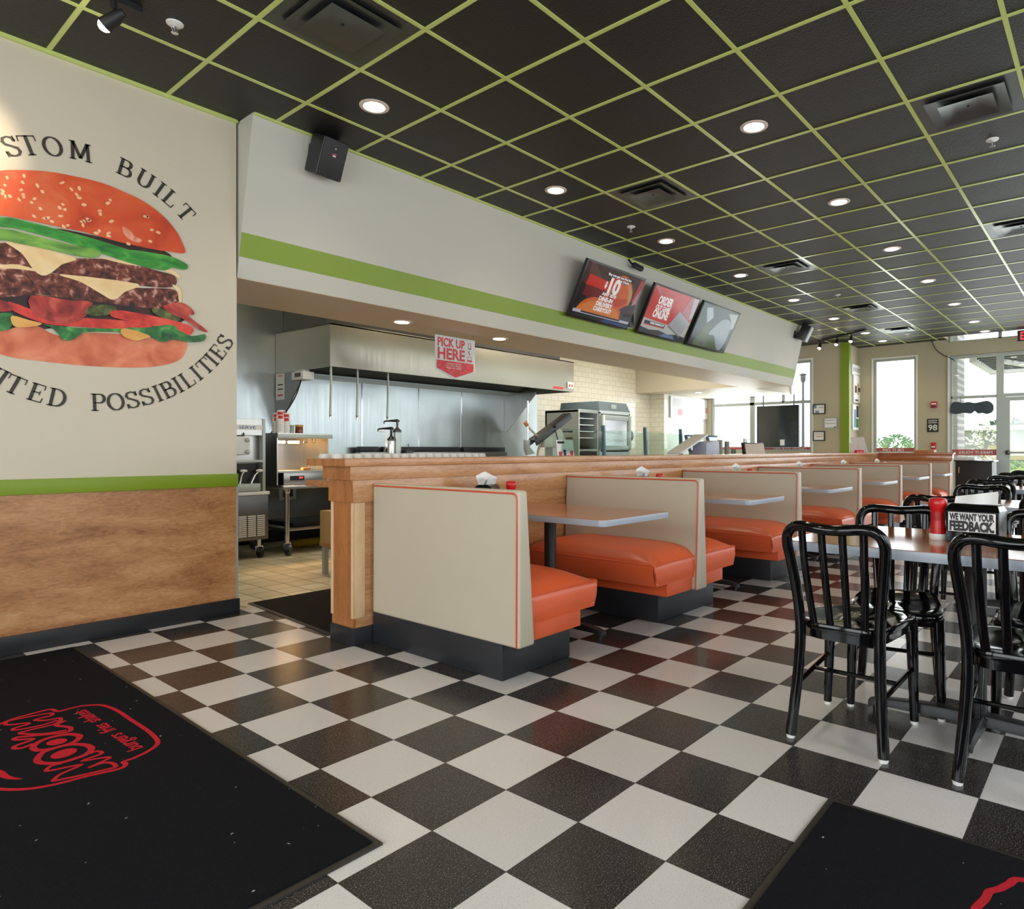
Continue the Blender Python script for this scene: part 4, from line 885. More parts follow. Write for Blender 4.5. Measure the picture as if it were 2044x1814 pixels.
# ------------------------------------------------------------------ televisions on the soffit
TVR, TVU = Vector((1, 0, 0)), Vector((0, -0.285, 0.57)).normalized(); TVN = TVR.cross(TVU); TW, TH = 1.115, 0.636
def tv(x0, label):
    bl = Vector((x0, 4.62, 2.560)); r = thing('television', label, 'television', bl, 'menu televisions on the soffit')
    q = lambda u, v, d=0: bl + TVR * u * TW + TVU * v * TH + TVN * d
    ctr = q(0.5, 0.5, -0.022)
    MB().obox(ctr, TVR, TVU, TVN, TW / 2, TH / 2, 0.020).obox(q(0.5, 0.45, -0.06), TVR, TVU, TVN, 0.32, 0.2, 0.02).build('case', M['black_plastic'], r, bevel=0.006)
    MB().bar(q(0.5, 0.5, -0.08), (q(0.5, 0.5, 0).x, sof(q(0.5, 0.5, 0).z) + 0.0, q(0.5, 0.5, 0).z + 0.02), 0.12, 0.12).build('wall_mount', M['black'], r)
    sc = MB().prism([q(0.022, 0.04, -0.002), q(0.978, 0.04, -0.002), q(0.978, 0.97, -0.002), q(0.022, 0.97, -0.002)], TVN * 0.002)
    return r, q, sc
def scr(col, s=0.55):
    key = 'scr%s' % (col,)
    if key not in M:
        m = emit('screen_%d_%d_%d' % col, srgb(*col), s); m.node_tree.nodes['Principled BSDF'].inputs['Base Color'].default_value = (0.01, 0.01, 0.01, 1)
        m.node_tree.nodes['Principled BSDF'].inputs['Roughness'].default_value = 0.12; M[key] = m
    return M[key]
def patch(q, pts, col, lay, parent, name='picture', n=0, s=0.55):
    pts3 = [q(u, v, 0.0004 + 0.0003 * lay) for u, v in pts]
    return MB().face(crc(pts3, 4) if n else pts3).build(name, scr(col, s), parent, smooth=0)
r, q, sc = tv(5.555, 'television showing an orange burger and ten dollar offer, nearest of the three'); s_ = sc.build('screen', scr((66, 40, 30)), r, smooth=0)
E_ = dict(right=TVR, up=TVU)
B0 = lambda u0, v0, u1, v1: [(u0, v0), (u1, v0), (u1, v1), (u0, v1)]
patch(q, B0(.022, .12, .16, .62), (24, 16, 16), 0, s_); patch(q, [(.09, .42), (.4, .36), (.42, .62), (.1, .62)], (120, 24, 22), 1, s_)
patch(q, [(.06, .97), (.14, .97), (.36, .66), (.10, .62)], (96, 66, 50), 1, s_)
patch(q, [(.09, .11), (.12, .30), (.26, .42), (.40, .46), (.46, .70), (.56, .90), (.68, .92), (.80, .80), (.86, .62), (.84, .40), (.76, .34), (.79, .2), (.81, .10), (.4, .10)], (226, 104, 40), 2, s_, n=1)
patch(q, [(.10, .12), (.16, .28), (.30, .36), (.52, .34), (.70, .30), (.76, .18), (.74, .12)], (236, 134, 58), 3, s_, n=1)
patch(q, [(.70, .86), (.80, .76), (.855, .62), (.84, .44), (.80, .60), (.74, .76)], (214, 156, 96), 3, s_, n=1)
patch(q, [(.45, .42), (.66, .36), (.78, .44), (.80, .54), (.62, .50)], (206, 66, 34), 4, s_, n=1)
patch(q, [(.08, .60), (.44, .58), (.46, .74), (.10, .78)], (220, 44, 26), 4, s_); patch(q, [(.40, .70), (.48, .84), (.56, .80), (.56, .66)], (232, 56, 36), 4, s_, n=1)
patch(q, [(.46, .44), (.58, .44), (.60, .70), (.52, .62)], (150, 24, 20), 4, s_)
patch(q, [(.88, .52), (.92, .95), (.97, .95), (.97, .5)], (196, 62, 40), 4, s_); patch(q, [(.90, .46), (.925, .62), (.97, .78), (.97, .5)], (196, 146, 160), 5, s_)
patch(q, [(.72, .32), (.97, .26), (.97, .5), (.80, .42)], (70, 50, 56), 4, s_); patch(q, [(.80, .10), (.97, .10), (.97, .24), (.76, .30)], (62, 62, 72), 4, s_); patch(q, [(.82, .22), (.97, .25), (.97, .31), (.84, .27)], (20, 24, 34), 5, s_)
patch(q, B0(.022, .04, .978, .115), (14, 16, 22), 5, s_); patch(q, [(.5, .04), (.978, .04), (.978, .085), (.56, .10)], (26, 66, 120), 6, s_)
patch(q, B0(.03, .108, .97, .122), (206, 206, 214), 7, s_); patch(q, B0(.03, .122, .15, .16), (206, 206, 214), 7, s_); patch(q, B0(.80, .122, .97, .155), (206, 206, 214), 7, s_); patch(q, B0(.15, .122, .80, .15), (22, 24, 40), 7, s_)
W_ = scr((236, 234, 232), 0.75)
def tvt(t, u, v, size, w_, lay=9): txt(t, size, W_, s_, q(u, v, 0.0004 + 0.0003 * lay), bold=0.05, width=w_, ext=0.0003, name='screen_lettering', **E_)
patch(q, B0(.36, .845, .80, .895), (24, 18, 18), 8, s_); tvt('Buy one get one free for', .56, .858, 0.034, 0.44)
patch(q, B0(.56, .79, .74, .835), (24, 18, 18), 8, s_); tvt('just 10 bucks', .65, .80, 0.032, 0.19)
tvt('10', .505, .57, 0.23, 0.20); tvt('$', .385, .64, 0.09, 0.04); tvt('ANY SIZE', .49, .50, 0.045, 0.26)
for t, v, w_ in (('DINE-IN', .40, .255), ('DELIVERY', .305, .30), ('CARRYOUT', .21, .33)): tvt(t, .465, v, 0.066, w_)

r, q, sc = tv(6.87, 'television showing a red order online advert, middle of the three'); s_ = sc.build('screen', scr((214, 46, 40)), r, smooth=0)
patch(q, [(.022, .97), (.10, .97), (.28, .74), (.2, .74)], (206, 110, 120), 1, s_); patch(q, B0(.10, .3, .5, .82), (222, 54, 36), 1, s_)
patch(q, [(.022, .04), (.978, .04), (.978, .36), (.7, .34), (.55, .30), (.3, .31), (.022, .33)], (200, 198, 190), 2, s_)
patch(q, [(.022, .04), (.978, .04), (.978, .13), (.8, .15), (.6, .11), (.4, .15), (.2, .12), (.022, .15)], (18, 38, 46), 3, s_); patch(q, [(.45, .04), (.78, .04), (.72, .11), (.52, .11)], (88, 122, 172), 4, s_); patch(q, B0(.2, .04, .44, .10), (40, 24, 26), 4, s_)
patch(q, [(.54, .30), (.86, .14), (.99, .44), (.67, .63)], (178, 178, 182), 5, s_); patch(q, [(.54, .27), (.86, .105), (.87, .13), (.545, .30)], (120, 122, 124), 5, s_)
patch(q, [(.80, .97), (.978, .97), (.978, .55), (.90, .50), (.72, .62)], (196, 120, 124), 4, s_); patch(q, [(.86, .97), (.978, .97), (.978, .60), (.93, .50)], (206, 196, 200), 6, s_)
patch(q, B0(.06, .22, .48, .285), (26, 28, 32), 6, s_); patch(q, B0(.06, .20, .48, .22), (214, 46, 60), 6, s_)
for t, v, w_, sz_ in (('ORDER', .655, .33, .135), ('OUT GAME', .535, .33, .085), ('ONLINE', .385, .35, .13)): tvt(t, .315, v, sz_, w_)
tvt('MOBILE ORDERING APP', .32, .24, 0.03, 0.32)
r, q, sc = tv(8.09, 'switched-off television with pale window reflections painted on its screen, farthest of the three'); s_ = sc.build('screen', M['tv_off'] if 'tv_off' in M else scr((58, 84, 84), 0.5), r, smooth=0)  # the set is off; its faint grey-green glow is added
patch(q, [(.12, .04), (.86, .04), (.7, .22), (.5, .3), (.34, .62), (.24, .5)], (88, 112, 66), 1, s_, s=0.45); patch(q, [(.40, .36), (.56, .34), (.72, .10), (.84, .06), (.9, .3), (.86, .70), (.62, .74)], (170, 186, 194), 2, s_, n=1, s=0.5)  # green image, then a pale window reflection painted over it
patch(q, [(.70, .90), (.94, .94), (.96, .62), (.9, .56), (.84, .74)], (196, 208, 208), 2, s_, s=0.5); patch(q, [(.12, .88), (.26, .92), (.36, .72), (.26, .56)], (196, 214, 218), 2, s_, s=0.5)  # pale patches are window reflections painted onto the screen
patch(q, B0(.03, .05, .12, .2), (10, 40, 48), 2, s_); patch(q, [(.28, .10), (.36, .08), (.34, .16), (.29, .15)], (70, 50, 40), 3, s_, n=1)

# cable bracket beside the second set
cb = at(1283, 640, y=4.655); cb.x = 6.77; MBt = MB().box(cb.x - 0.045, cb.x + 0.045, cb.y - 0.035, cb.y + 0.01, cb.z - 0.12, cb.z + 0.16)
tag(MBt.build('media_player', M['black_plastic'], None, bevel=0.006), 'small black media box on the soffit between the first two televisions', 'media box')

# pick up here sign hanging from the soffit
px0, px1, pyy = 4.275, 4.80, 5.26
PK = thing('hanging_sign', 'red and white pick up here sign hanging from the soffit underside', 'hanging sign', (px0, pyy, 2.2))
zt, zb_, ztip = 2.262, 1.925, 1.835
out = lambda i: [(px0 + i, pyy, zt - i), (px1 - i, pyy, zt - i), (px1 - i, pyy, zb_ + i * 0.5), ((px0 + px1) / 2, pyy, ztip + i), (px0 + i, pyy, zb_ + i * 0.5)]
MB().prism(out(0), (0, 0.006, 0)).build('board', mat('sign_board', srgb(200, 206, 206), 0.4), PK)
rp = printmat('distressed_red', c((186, 40, 44), (206, 52, 58), (214, 96, 104)), 26)
o_ = out(0.018); zm = 2.015
MB().face([(px0 + 0.018, pyy - 0.001, zm), (px1 - 0.018, pyy - 0.001, zm), (o_[2][0], pyy - 0.001, o_[2][2]), (o_[3][0], pyy - 0.001, o_[3][2]), (o_[4][0], pyy - 0.001, o_[4][2])]).build('red_panel', rp, PK, smooth=0)
txt('PICK UP', 0.118, rp, PK, (px0 + 0.205, pyy - 0.0012, 2.158), bold=0.03, width=0.355)
txt('HERE', 0.155, rp, PK, (px0 + 0.205, pyy - 0.0012, 2.032), bold=0.03, width=0.355)
ic = MB(); xc = px1 - 0.072
def frame(b, x0, x1, z0, z1, t):
    for a in ((x0, x1, z0, z0 + t), (x0, x1, z1 - t, z1), (x0, x0 + t, z0, z1), (x1 - t, x1, z0, z1)): b.box(a[0], a[1], pyy - 0.0016, pyy - 0.0002, a[2], a[3])
frame(ic, xc - 0.018, xc + 0.018, 2.165, 2.225, 0.005); ic.box(xc - 0.018, xc + 0.018, pyy - 0.0016, pyy - 0.0002, 2.163, 2.172)
frame(ic, xc - 0.028, xc + 0.028, 2.045, 2.085, 0.004); ic.box(xc - 0.034, xc + 0.034, pyy - 0.0016, pyy - 0.0002, 2.032, 2.046)
ic.tube([(xc - 0.014, pyy - 0.001, 2.145), (xc - 0.012, pyy - 0.001, 2.122), (xc + 0.008, pyy - 0.001, 2.105)], 0.004, 6)
ic.build('icons', M['redprint'], PK, smooth=0)
for t, z in (('ONLINE ORDERS', 1.985), ('CALL AHEAD & CARRYOUT', 1.963), ('MOBILE APP ORDERS', 1.941)): txt(t, 0.016, M['white'], PK, ((px0 + px1) / 2 - 0.02, pyy - 0.0014, z), width=0.2)
for x in (px0 + 0.02, px1 - 0.02): MB().cyl((x, pyy + 0.003, zt - 0.01), (x, pyy + 0.003, sz - 0.003), 0.003, n=6).build('hook', M['chrome'], PK)

# ------------------------------------------------------------------ entrance mats
A0, A1, A2 = at(150, 1293, z=0), at(762, 1686, z=0), at(520, 1814, z=0)
MT = thing('entrance_mat', 'large black entrance mat with a red outlined burger logo, lower left', 'mat', (0.4, 3.0, 0), 'black entrance mats')
MB().prism([(1.172, 4.600, 0), (1.132, 1.622, 0), (-1.6, 1.622, 0), (-1.6, 4.600, 0)], (0, 0, 0.006)).build('rubber_edge', M['mat_edge'], MT)
MB().prism([(1.152, 4.580, 0.006), (1.112, 1.644, 0.006), (-1.58, 1.644, 0.006), (-1.58, 4.580, 0.006)], (0, 0, 0.005)).build('carpet', M['mat'], MT, smooth=0)
def lp(x, y): p = at(x / 6.0118, 1380 + y / 6.0118, z=0.0116); return (p.x, p.y, 0.0116)
def lline(pts, wd, k=0, closed=False, sm=True):
    P = [lp(*p) for p in pts]; P = [Vector(p) + Vector((0, 0, 0.00005 * k)) for p in P]
    return MB().ribbon(crom(P, 4) if sm else P, wd, closed=closed)
LG = []
LG.append(lline([(0, 390), (150, 330), (400, 260), (560, 220), (630, 215), (700, 238), (850, 200), (1000, 170), (1180, 160), (1290, 180), (1420, 235), (1560, 330), (1700, 420), (1800, 490), (1870, 560), (1895, 610), (1860, 660), (1750, 730), (1600, 800), (1480, 842), (1510, 865), (1480, 905), (1400, 935), (1200, 980), (1000, 1025), (760, 1090), (600, 1125), (400, 1160), (200, 1175), (0, 1170), (-300, 1130), (-520, 1040), (-560, 900), (-460, 700), (-250, 500), (0, 390)], 0.0165))
LG[-1].build('jar_outline', M['mat_red'], MT, smooth=0)
for k, (nm, pts, wd) in enumerate((
    ('logo_letter', [(1060, 915), (1230, 857), (1340, 857), (1385, 890), (1330, 922), (700, 1062), (655, 1050), (740, 985), (970, 885), (900, 888), (590, 950), (560, 935), (620, 890), (740, 862)], 0.014),
    ('logo_letter', [(1060, 915), (1300, 806), (1265, 790), (985, 832), (1210, 750), (1195, 718), (1130, 722), (1080, 748)], 0.014),
    ('logo_ring', [(440, 820), (500, 740), (620, 690), (760, 650), (900, 632), (1020, 640), (1090, 670), (1092, 705), (1020, 760), (880, 810), (720, 855), (560, 862), (470, 850), (440, 820)], 0.022),
    ('logo_ring', [(390, 675), (440, 620), (560, 565), (700, 530), (850, 512), (950, 530), (945, 565), (880, 610), (760, 650), (600, 690), (450, 705), (390, 675)], 0.022),
    ('logo_letter', [(400, 625), (280, 672), (190, 685), (180, 655), (400, 570), (190, 580), (200, 550), (400, 530), (800, 488), (840, 430), (690, 412), (690, 392), (785, 350)], 0.017),
    ('logo_letter', [(215, 500), (400, 452), (640, 395), (720, 355), (715, 318), (560, 345), (430, 345), (450, 328), (610, 290), (620, 262), (500, 275), (120, 350), (65, 392), (130, 400), (320, 378), (330, 395), (170, 440), (190, 462), (480, 410), (690, 345)], 0.015),
    ('logo_letter', [(230, 505), (500, 510), (800, 465)], 0.016))):
    lline(pts, wd, k + 1).build(nm, M['mat_red'], MT, smooth=0)
for cx_, cy_, rx, ry, rot in ((765, 745, 168, 46, -0.27), (680, 606, 130, 34, -0.19)):
    MB().face([Vector(lp(cx_ + rx * math.cos(a) * math.cos(rot) - ry * math.sin(a) * math.sin(rot), cy_ + rx * math.cos(a) * math.sin(rot) + ry * math.sin(a) * math.cos(rot))) + Vector((0, 0, 0.0006)) for a in [2 * PI * k / 24 for k in range(24)]]).build('logo_disc', M['mat_red'], MT, smooth=0)
MB().face([Vector(lp(*p)) for p in [(-260, 900), (0, 937), (60, 957), (110, 1005), (180, 1030), (280, 1045), (200, 1055), (90, 1052), (0, 1028), (-200, 985)]]).build('logo_smile', M['mat_red'], MT, smooth=0)
ta, tb = Vector(lp(1650, 690)), Vector(lp(955, 232)); d_ = (tb - ta); u_ = Vector((0, 0, 1)).cross(d_.normalized())
for w_t, t0_, t1_ in (('burgers', 0.0, 0.36), ('fries', 0.43, 0.62), ('shakes', 0.69, 1.0)): txt(w_t, 0.075, M['mat_red'], MT, ta + d_ * (t0_ + t1_) / 2 - u_ * 0.02, right=d_, up=u_, width=d_.length * (t1_ - t0_), bold=0.012, ext=0.0005, name='logo_lettering')
MT2 = thing('entrance_mat', 'black entrance mat with a red logo corner, lower right', 'mat', (1.8, -0.3, 0), 'black entrance mats')
MB().prism([(2.172, 0.722, 0), (2.225, -1.3, 0), (-1.6, -1.3, 0), (-1.5, 0.66, 0)], (0, 0, 0.006)).build('rubber_edge', M['mat_edge'], MT2)
MB().prism([(2.150, 0.700, 0.006), (2.20, -1.28, 0.006), (-1.58, -1.28, 0.006), (-1.48, 0.64, 0.006)], (0, 0, 0.005)).build('carpet', M['mat'], MT2, smooth=0)
P = [at(1400 + x / 3.174, 1500 + y / 3.174, z=0.0117) for x, y in ((1730, 1010), (1745, 985), (1770, 960), (1800, 930), (1812, 905), (1830, 882), (1890, 868), (1950, 838), (2044, 812))]
P += [P[-1] + Vector((0.02, -0.15, 0)), P[-1] + Vector((0.0, -0.4, 0)), P[-1] + Vector((-0.3, -0.6, 0)), P[0] + Vector((-0.35, -0.3, 0)), P[0] + Vector((-0.12, -0.06, 0))]
MB().ribbon(crom(P + [P[0]], 4), 0.020).build('jar_outline', M['mat_red'], MT2, smooth=0)
KM = thing('kitchen_mat', 'dark brown rubber-edged mat at the kitchen entry beside the half wall end', 'mat', (2.6, 4.3, 0))
MB().prism([(2.292, 4.93, 0), (2.20, 3.60, 0), (3.3, 3.64, 0), (3.3, 4.93, 0)], (0, 0, 0.006)).build('rubber_edge', M['mat_edge'], KM)
MB().prism([(2.318, 4.905, 0.006), (2.228, 3.63, 0.006), (3.28, 3.66, 0.006), (3.28, 4.905, 0.006)], (0, 0, 0.005)).build('carpet', M['brown_mat'], KM, smooth=0)
# ------------------------------------------------------------------ kitchen behind the half wall
HD = thing('exhaust_hood', 'long stainless exhaust hood along the kitchen back wall', 'exhaust hood', (6.2, 7.4, 2.05))
hX0, hX1, hYf, hYb, hZ0, hZ1 = 4.08, 8.36, 6.83, 8.055, 2.05, 2.535
b = MB().box(hX0, hX1, hYf, hYf + 0.02, hZ0, hZ1).box(hX0, hX1, hYf, hYb, hZ1 - 0.02, hZ1); b.build('canopy', M['steel_hood'], HD, bevel=0.002) if 'steel_hood' in M else b.build('canopy', M['steel'], HD, bevel=0.002)
for x in (hX0, hX1 - 0.02): MB().box(x, x + 0.02, hYf + 0.02, hYb, hZ0, hZ1 - 0.02).build('side_panel', M['steel_hood'], HD)
MB().box(hX0 + 0.02, hX1 - 0.02, hYf + 0.12, hYf + 0.14, hZ0 + 0.04, hZ1 - 0.02).build('inner_baffle', M['vent_dark'], HD)
MB().prism([(hX0 + 0.02, hYf + 0.25, hZ0 + 0.40), (hX0 + 0.02, hYb - 0.05, hZ0 + 0.05), (hX0 + 0.02, hYb, hZ0 + 0.05), (hX0 + 0.02, hYb, hZ0 + 0.44)], (hX1 - hX0 - 0.04, 0, 0)).build('filter_bank', M['vent_dark'], HD)
MB().box(hX0 + 0.02, hX1 - 0.02, hYb - 0.05, hYb, hZ0 - 0.02, hZ0 + 0.03).build('grease_rail', M['alu'], HD)
MB().box(hX0 + 0.1, hX1 - 0.05, hYf + 0.25, hYb, hZ1, 3.29).build('upper_enclosure', M['vent_dark'], HD)
for x, y1_, zlow in ((hX0 + 0.001, 7.38, 1.36), (8.02, 7.35, 1.42)):
    MB().prism([(x, hYb, hZ0), (x, y1_, hZ0), (x, y1_, hZ0 - 0.03), (x, hYb - 0.05, zlow), (x, hYb, zlow)], (0.012, 0, 0)).build('end_gusset', M['steel_dark'] if x < 5 else M['steel'], HD)
sw = at(1138, 768, y=hYf); MB().box(sw.x - 0.07, sw.x + 0.07, hYf - 0.012, hYf, 2.10, 2.20).build('switch_plate', M['white'], HD, bevel=0.003)
for dx in (-0.03, 0.03): MB().box(sw.x + dx - 0.012, sw.x + dx + 0.012, hYf - 0.02, hYf - 0.012, 2.13, 2.165).build('switch', M['red'], HD)
MB().box(7.86, 8.10, hYf - 0.002, hYf, 2.075, 2.105).build('warning_label', M['redprint'], HD)
for k, (x, y, zb) in enumerate(((4.105, 6.86, 1.46), (4.50, 6.95, 1.47), (4.92, 6.95, 1.47))):
    r = thing('hanging_hose', 'thin grey hanging hose with a small end fitting, %s from the left under the hood' % ORD[k], 'hose', (x, y, hZ0 + 0.2), 'hoses under the hood')
    MB().tube([(x, y, hZ0 + 0.3), (x + 0.004, y, 1.8), (x - 0.006, y, zb + 0.05)], 0.013, 8).build('hose', M['alu'], r)
    MB().tube([(x - 0.006, y, zb + 0.05), (x - 0.008, y, zb + 0.02), (x - 0.002, y, zb)], [0.016, 0.010, 0.013], 8).build('fitting', M['chrome'], r)
# label sheet on the hood's gusset, reel with a cord
a_, b_ = at(551, 747, x=hX0 - 0.002), at(568, 797, x=hX0 - 0.002)
SH = thing('notice_sheet', 'white printed notice taped to the left gusset of the hood', 'notice', a_)
MB().box(hX0 - 0.003, hX0 - 0.0005, min(a_.y, b_.y), max(a_.y, b_.y), b_.z, a_.z).build('sheet', M['paper'], SH)
ym = (a_.y + b_.y) / 2; hh = a_.z - b_.z; ww = abs(a_.y - b_.y)
for f, m, hgt in ((0.90, M['redprint'], 0.03), (0.55, M['black'], 0.05), (0.38, M['black'], 0.05), (0.14, M['redprint'], 0.06)):
    MB().box(hX0 - 0.0038, hX0 - 0.003, ym - ww * 0.3, ym + ww * 0.3, b_.z + hh * f, b_.z + hh * (f + hgt)).build('print_line', m, SH)
rc = at(606, 748, x=4.10)
CR = thing('cord_reel', 'white electrical box with a black cord under the left edge of the hood', 'cord reel', rc)
MB().box(4.02, 4.16, rc.y - 0.13, rc.y + 0.13, rc.z - 0.065, rc.z + 0.03).build('box', M['white'], CR, bevel=0.01)
MB().box(4.015, 4.02, rc.y - 0.08, rc.y + 0.05, rc.z - 0.03, rc.z + 0.015).build('label', M['vent_dark'], CR)
MB().box(4.04, 4.13, rc.y - 0.08, rc.y + 0.08, rc.z + 0.03, hZ0).build('bracket', M['alu'], CR)
e_ = at(540, 866, y=7.5); m_ = at(585, 800, y=7.35)
MB().tube(crom([(4.07, rc.y, rc.z - 0.065), tuple(m_), tuple(e_)], 6), 0.008, 6).build('cord', M['black'], CR)

# soft-serve machine
SS = thing('soft_serve_machine', 'stainless soft-serve ice cream machine on casters at the kitchen entry', 'soft-serve machine', (3.1, 7.3, 0))
fx0, fx1, fy = 2.78, 3.40, 6.90
MB().box(fx0, fx1, fy + 0.10, 7.75, 0.66, 1.44).build('upper_body', M['steel'], SS, bevel=0.006)
MB().box(fx0 - 0.02, fx1 + 0.02, fy, 7.75, 0.195, 0.655).build('lower_body', M['steel_dark'] if 'steel_dark' in M else M['vent_dark'], SS, bevel=0.006)
MB().box(fx0 - 0.02, fx1 + 0.03, fy - 0.01, 7.75, 0.656, 0.69).build('ledge', M['white'], SS, bevel=0.006)
for xx in (fx0, fx1 - 0.03): MB().box(xx, xx + 0.03, fy + 0.02, fy + 0.1, 0.69, 1.44).build('side_trim', M['alu'], SS, bevel=0.004)
h = MB().box(fx0 + 0.03, fx1 - 0.03, fy + 0.03, fy + 0.10, 1.27, 1.435).build('head_panel', M['steel'], SS)
MB().box(fx0 + 0.03, fx1 - 0.03, fy + 0.026, fy + 0.03, 1.325, 1.375).build('name_strip', M['white'], h)
txt('SOFT SERVE', 0.045, mat('blue_print', srgb(30, 90, 150), 0.5), h, ((fx0 + fx1) / 2 + 0.04, fy + 0.0255, 1.333), width=0.34)
d_ = MB().box(3.02, 3.24, fy + 0.02, fy + 0.10, 1.07, 1.25).build('dispensing_door', M['white'], SS, bevel=0.012, seg=3)
for x in (3.05, 3.21):
    for z in (1.10, 1.22): MB().lathe((x, fy + 0.02, z), [(0.022, 0), (0.022, -0.02), (0.012, -0.026)], 14, axis='y').build('hand_screw', M['alu'], d_)
MB().tube([(3.06, fy + 0.03, 1.29), (3.07, fy, 1.262), (3.17, fy, 1.262), (3.18, fy + 0.03, 1.29)], 0.007, 8).build('handle', M['black'], d_)
MB().box(fx0 + 0.03, fx1 - 0.03, fy + 0.01, fy + 0.10, 0.99, 1.015).build('drip_shelf', M['alu'], SS, bevel=0.003)
MB().box(fx0 + 0.04, fx1 - 0.04, fy + 0.095, fy + 0.0995, 0.76, 0.98).build('dark_bay', M['black'], SS)
MB().box(fx0 + 0.05, fx1 - 0.06, fy + 0.0, fy + 0.09, 0.695, 0.775).build('topping_tub', M['alu'], SS, bevel=0.008)
for x, tx in ((3.03, -0.03), (3.14, 0.04), (3.24, 0.10)):
    l_ = thing('topping_ladle', {3.03: 'steel ladle standing in the topping tub, pale knob at left', 3.14: 'steel ladle standing in the topping tub, in the middle', 3.24: 'steel ladle standing in the topping tub, pale knob at right'}[x], 'ladle', (x, fy + 0.05, 0.76), 'ladles in the topping tub')
    MB().tube([(x, fy + 0.05, 0.72), (x + tx * 0.6, fy + 0.04, 0.86), (x + tx, fy + 0.03, 0.90)], 0.010, 8).build('stem', M['chrome'], l_)
    MB().sphere((x + tx, fy + 0.03, 0.905), 0.026, (1.5, 1, 0.6), 12, 7).build('knob', M['white'], l_)
lv = MB()
for c_ in range(3):
    x0 = 3.115 + c_ * 0.094
    for i in range(11): lv.box(x0, x0 + 0.078, fy - 0.006, fy, 0.235 + i * 0.020, 0.247 + i * 0.020)
lv.build('louvres', M['white'], SS)
def caster(x, y, parent, r=0.058, wm=None, top=0.19):
    b = MB().cyl((x, y, 2 * r - 0.01), (x, y, top), 0.022, n=12).bar((x - 0.03, y, r * 2), (x + 0.03, y, r * 2), 0.05, 0.014)
    for s in (-1, 1): b.bar((x + s * 0.026, y, r * 2), (x + s * 0.026, y - 0.02, r), 0.005, 0.03, (1, 0, 0))
    c = b.build('caster', M['chrome'], parent)
    MB().lathe((x - 0.018, y - 0.02, r), [(r * 0.5, 0.002), (r * 0.9, 0), (r, 0.006), (r, 0.03), (r * 0.9, 0.036), (r * 0.5, 0.034)], 22, axis='x').build('wheel', wm or M['black'], c)
for x, y in ((3.36, 6.98), (2.84, 6.98), (3.36, 7.68), (2.84, 7.68)): caster(x, y, SS)

# work table with the fry warmer
WT = thing('work_table', 'stainless work table on casters below the glowing fry warmer', 'work table', (4.3, 7.2, 0))
MB().box(3.53, 5.1, 6.80, 7.70, 0.705, 0.742).build('tabletop', M['steel'], WT, bevel=0.004)
MB().box(3.60, 5.05, 6.86, 7.66, 0.255, 0.285).build('undershelf', M['steel'], WT, bevel=0.003)
for x in (3.60, 5.03):
    for y in (6.86, 7.63):
        MB().cyl((x, y, 0.14), (x, y, 0.705), 0.024, n=14).lathe((x, y, 0.66), [(0.03, 0), (0.034, 0.02), (0.034, 0.045)], 14).build('leg', M['chrome'], WT)
        caster(x, y, WT, 0.066, M['vent'], 0.16)
FW = thing('fry_warmer', 'stainless fry warmer glowing orange under its heat lamps', 'fry warmer', (3.83, 7.2, 0.745))
gx0_, gx1_, gyf, gyb = 3.525, 4.16, 6.93, 7.55
MB().box(gx0_, gx0_ + 0.012, gyf, gyb, 0.745, 1.285).box(gx1_ - 0.012, gx1_, gyf + 0.06, gyb, 0.9, 1.285).box(gx0_, gx1_, gyf - 0.02, gyb, 1.285, 1.30).box(gx0_, gx1_, gyb - 0.012, gyb, 0.745, 1.285).build('housing', M['steel'], FW)
MB().box(gx0_, gx1_, gyf - 0.02, gyf - 0.008, 1.245, 1.285).build('hood_lip', M['alu'], FW, bevel=0.003)
cn = MB().box(gx0_ + 0.07, gx1_, gyf - 0.01, gyb - 0.02, 0.745, 0.875).build('control_base', M['steel'], FW, bevel=0.004)
MB().box(gx0_ + 0.14, gx0_ + 0.30, gyf - 0.014, gyf - 0.01, 0.79, 0.84).build('display', M['black'], cn)
MB().box(gx0_ + 0.24, gx0_ + 0.28, gyf - 0.016, gyf - 0.014, 0.81, 0.83).build('indicator', emit('red_indicator', (1.0, 0.05, 0.03), 1.5), cn)
MB().box(gx0_ + 0.012, gx1_ - 0.012, gyf, gyb - 0.012, 0.876, 0.895).build('fry_tray', M['steel'], FW)
for k, x in enumerate((3.64, 3.80)):
    MB().tube([(x - 0.06, 7.1, 1.205), (x + 0.06, 7.1, 1.205)], 0.014, 10).build('heat_lamp', emit('heat_lamp_%d' % k, (1.0, 0.55, 0.2), 45), FW)
for x in (3.94, 4.04): MB().tube([(x - 0.02, 7.1, 1.26), (x - 0.02, 7.1, 1.2), (x + 0.02, 7.1, 1.2), (x + 0.02, 7.1, 1.26)], 0.006, 8).build('lamp_holder', M['chrome'], FW)
spot(FW, (3.72, 7.1, 1.19), 60, size=2.6, col=(1.0, 0.62, 0.28), rad=0.05)
FB = thing('fry_scoop', 'clear plastic fry scoop lying in the warmer', 'scoop', (3.95, 7.0, 0.896))
MB().grid(lambda u, v: (3.93 + 0.06 * u + 0.03 * v, 7.0 + 0.03 * math.cos(u * PI), 0.897 + 0.13 * v * (1 - 0.3 * u)), 8, 6).build('bag', M['clear'], FB)
MB().box(3.84, 3.93, 6.97, 7.03, 0.896, 0.925).build('handle', M['butcher'], FB, bevel=0.01)
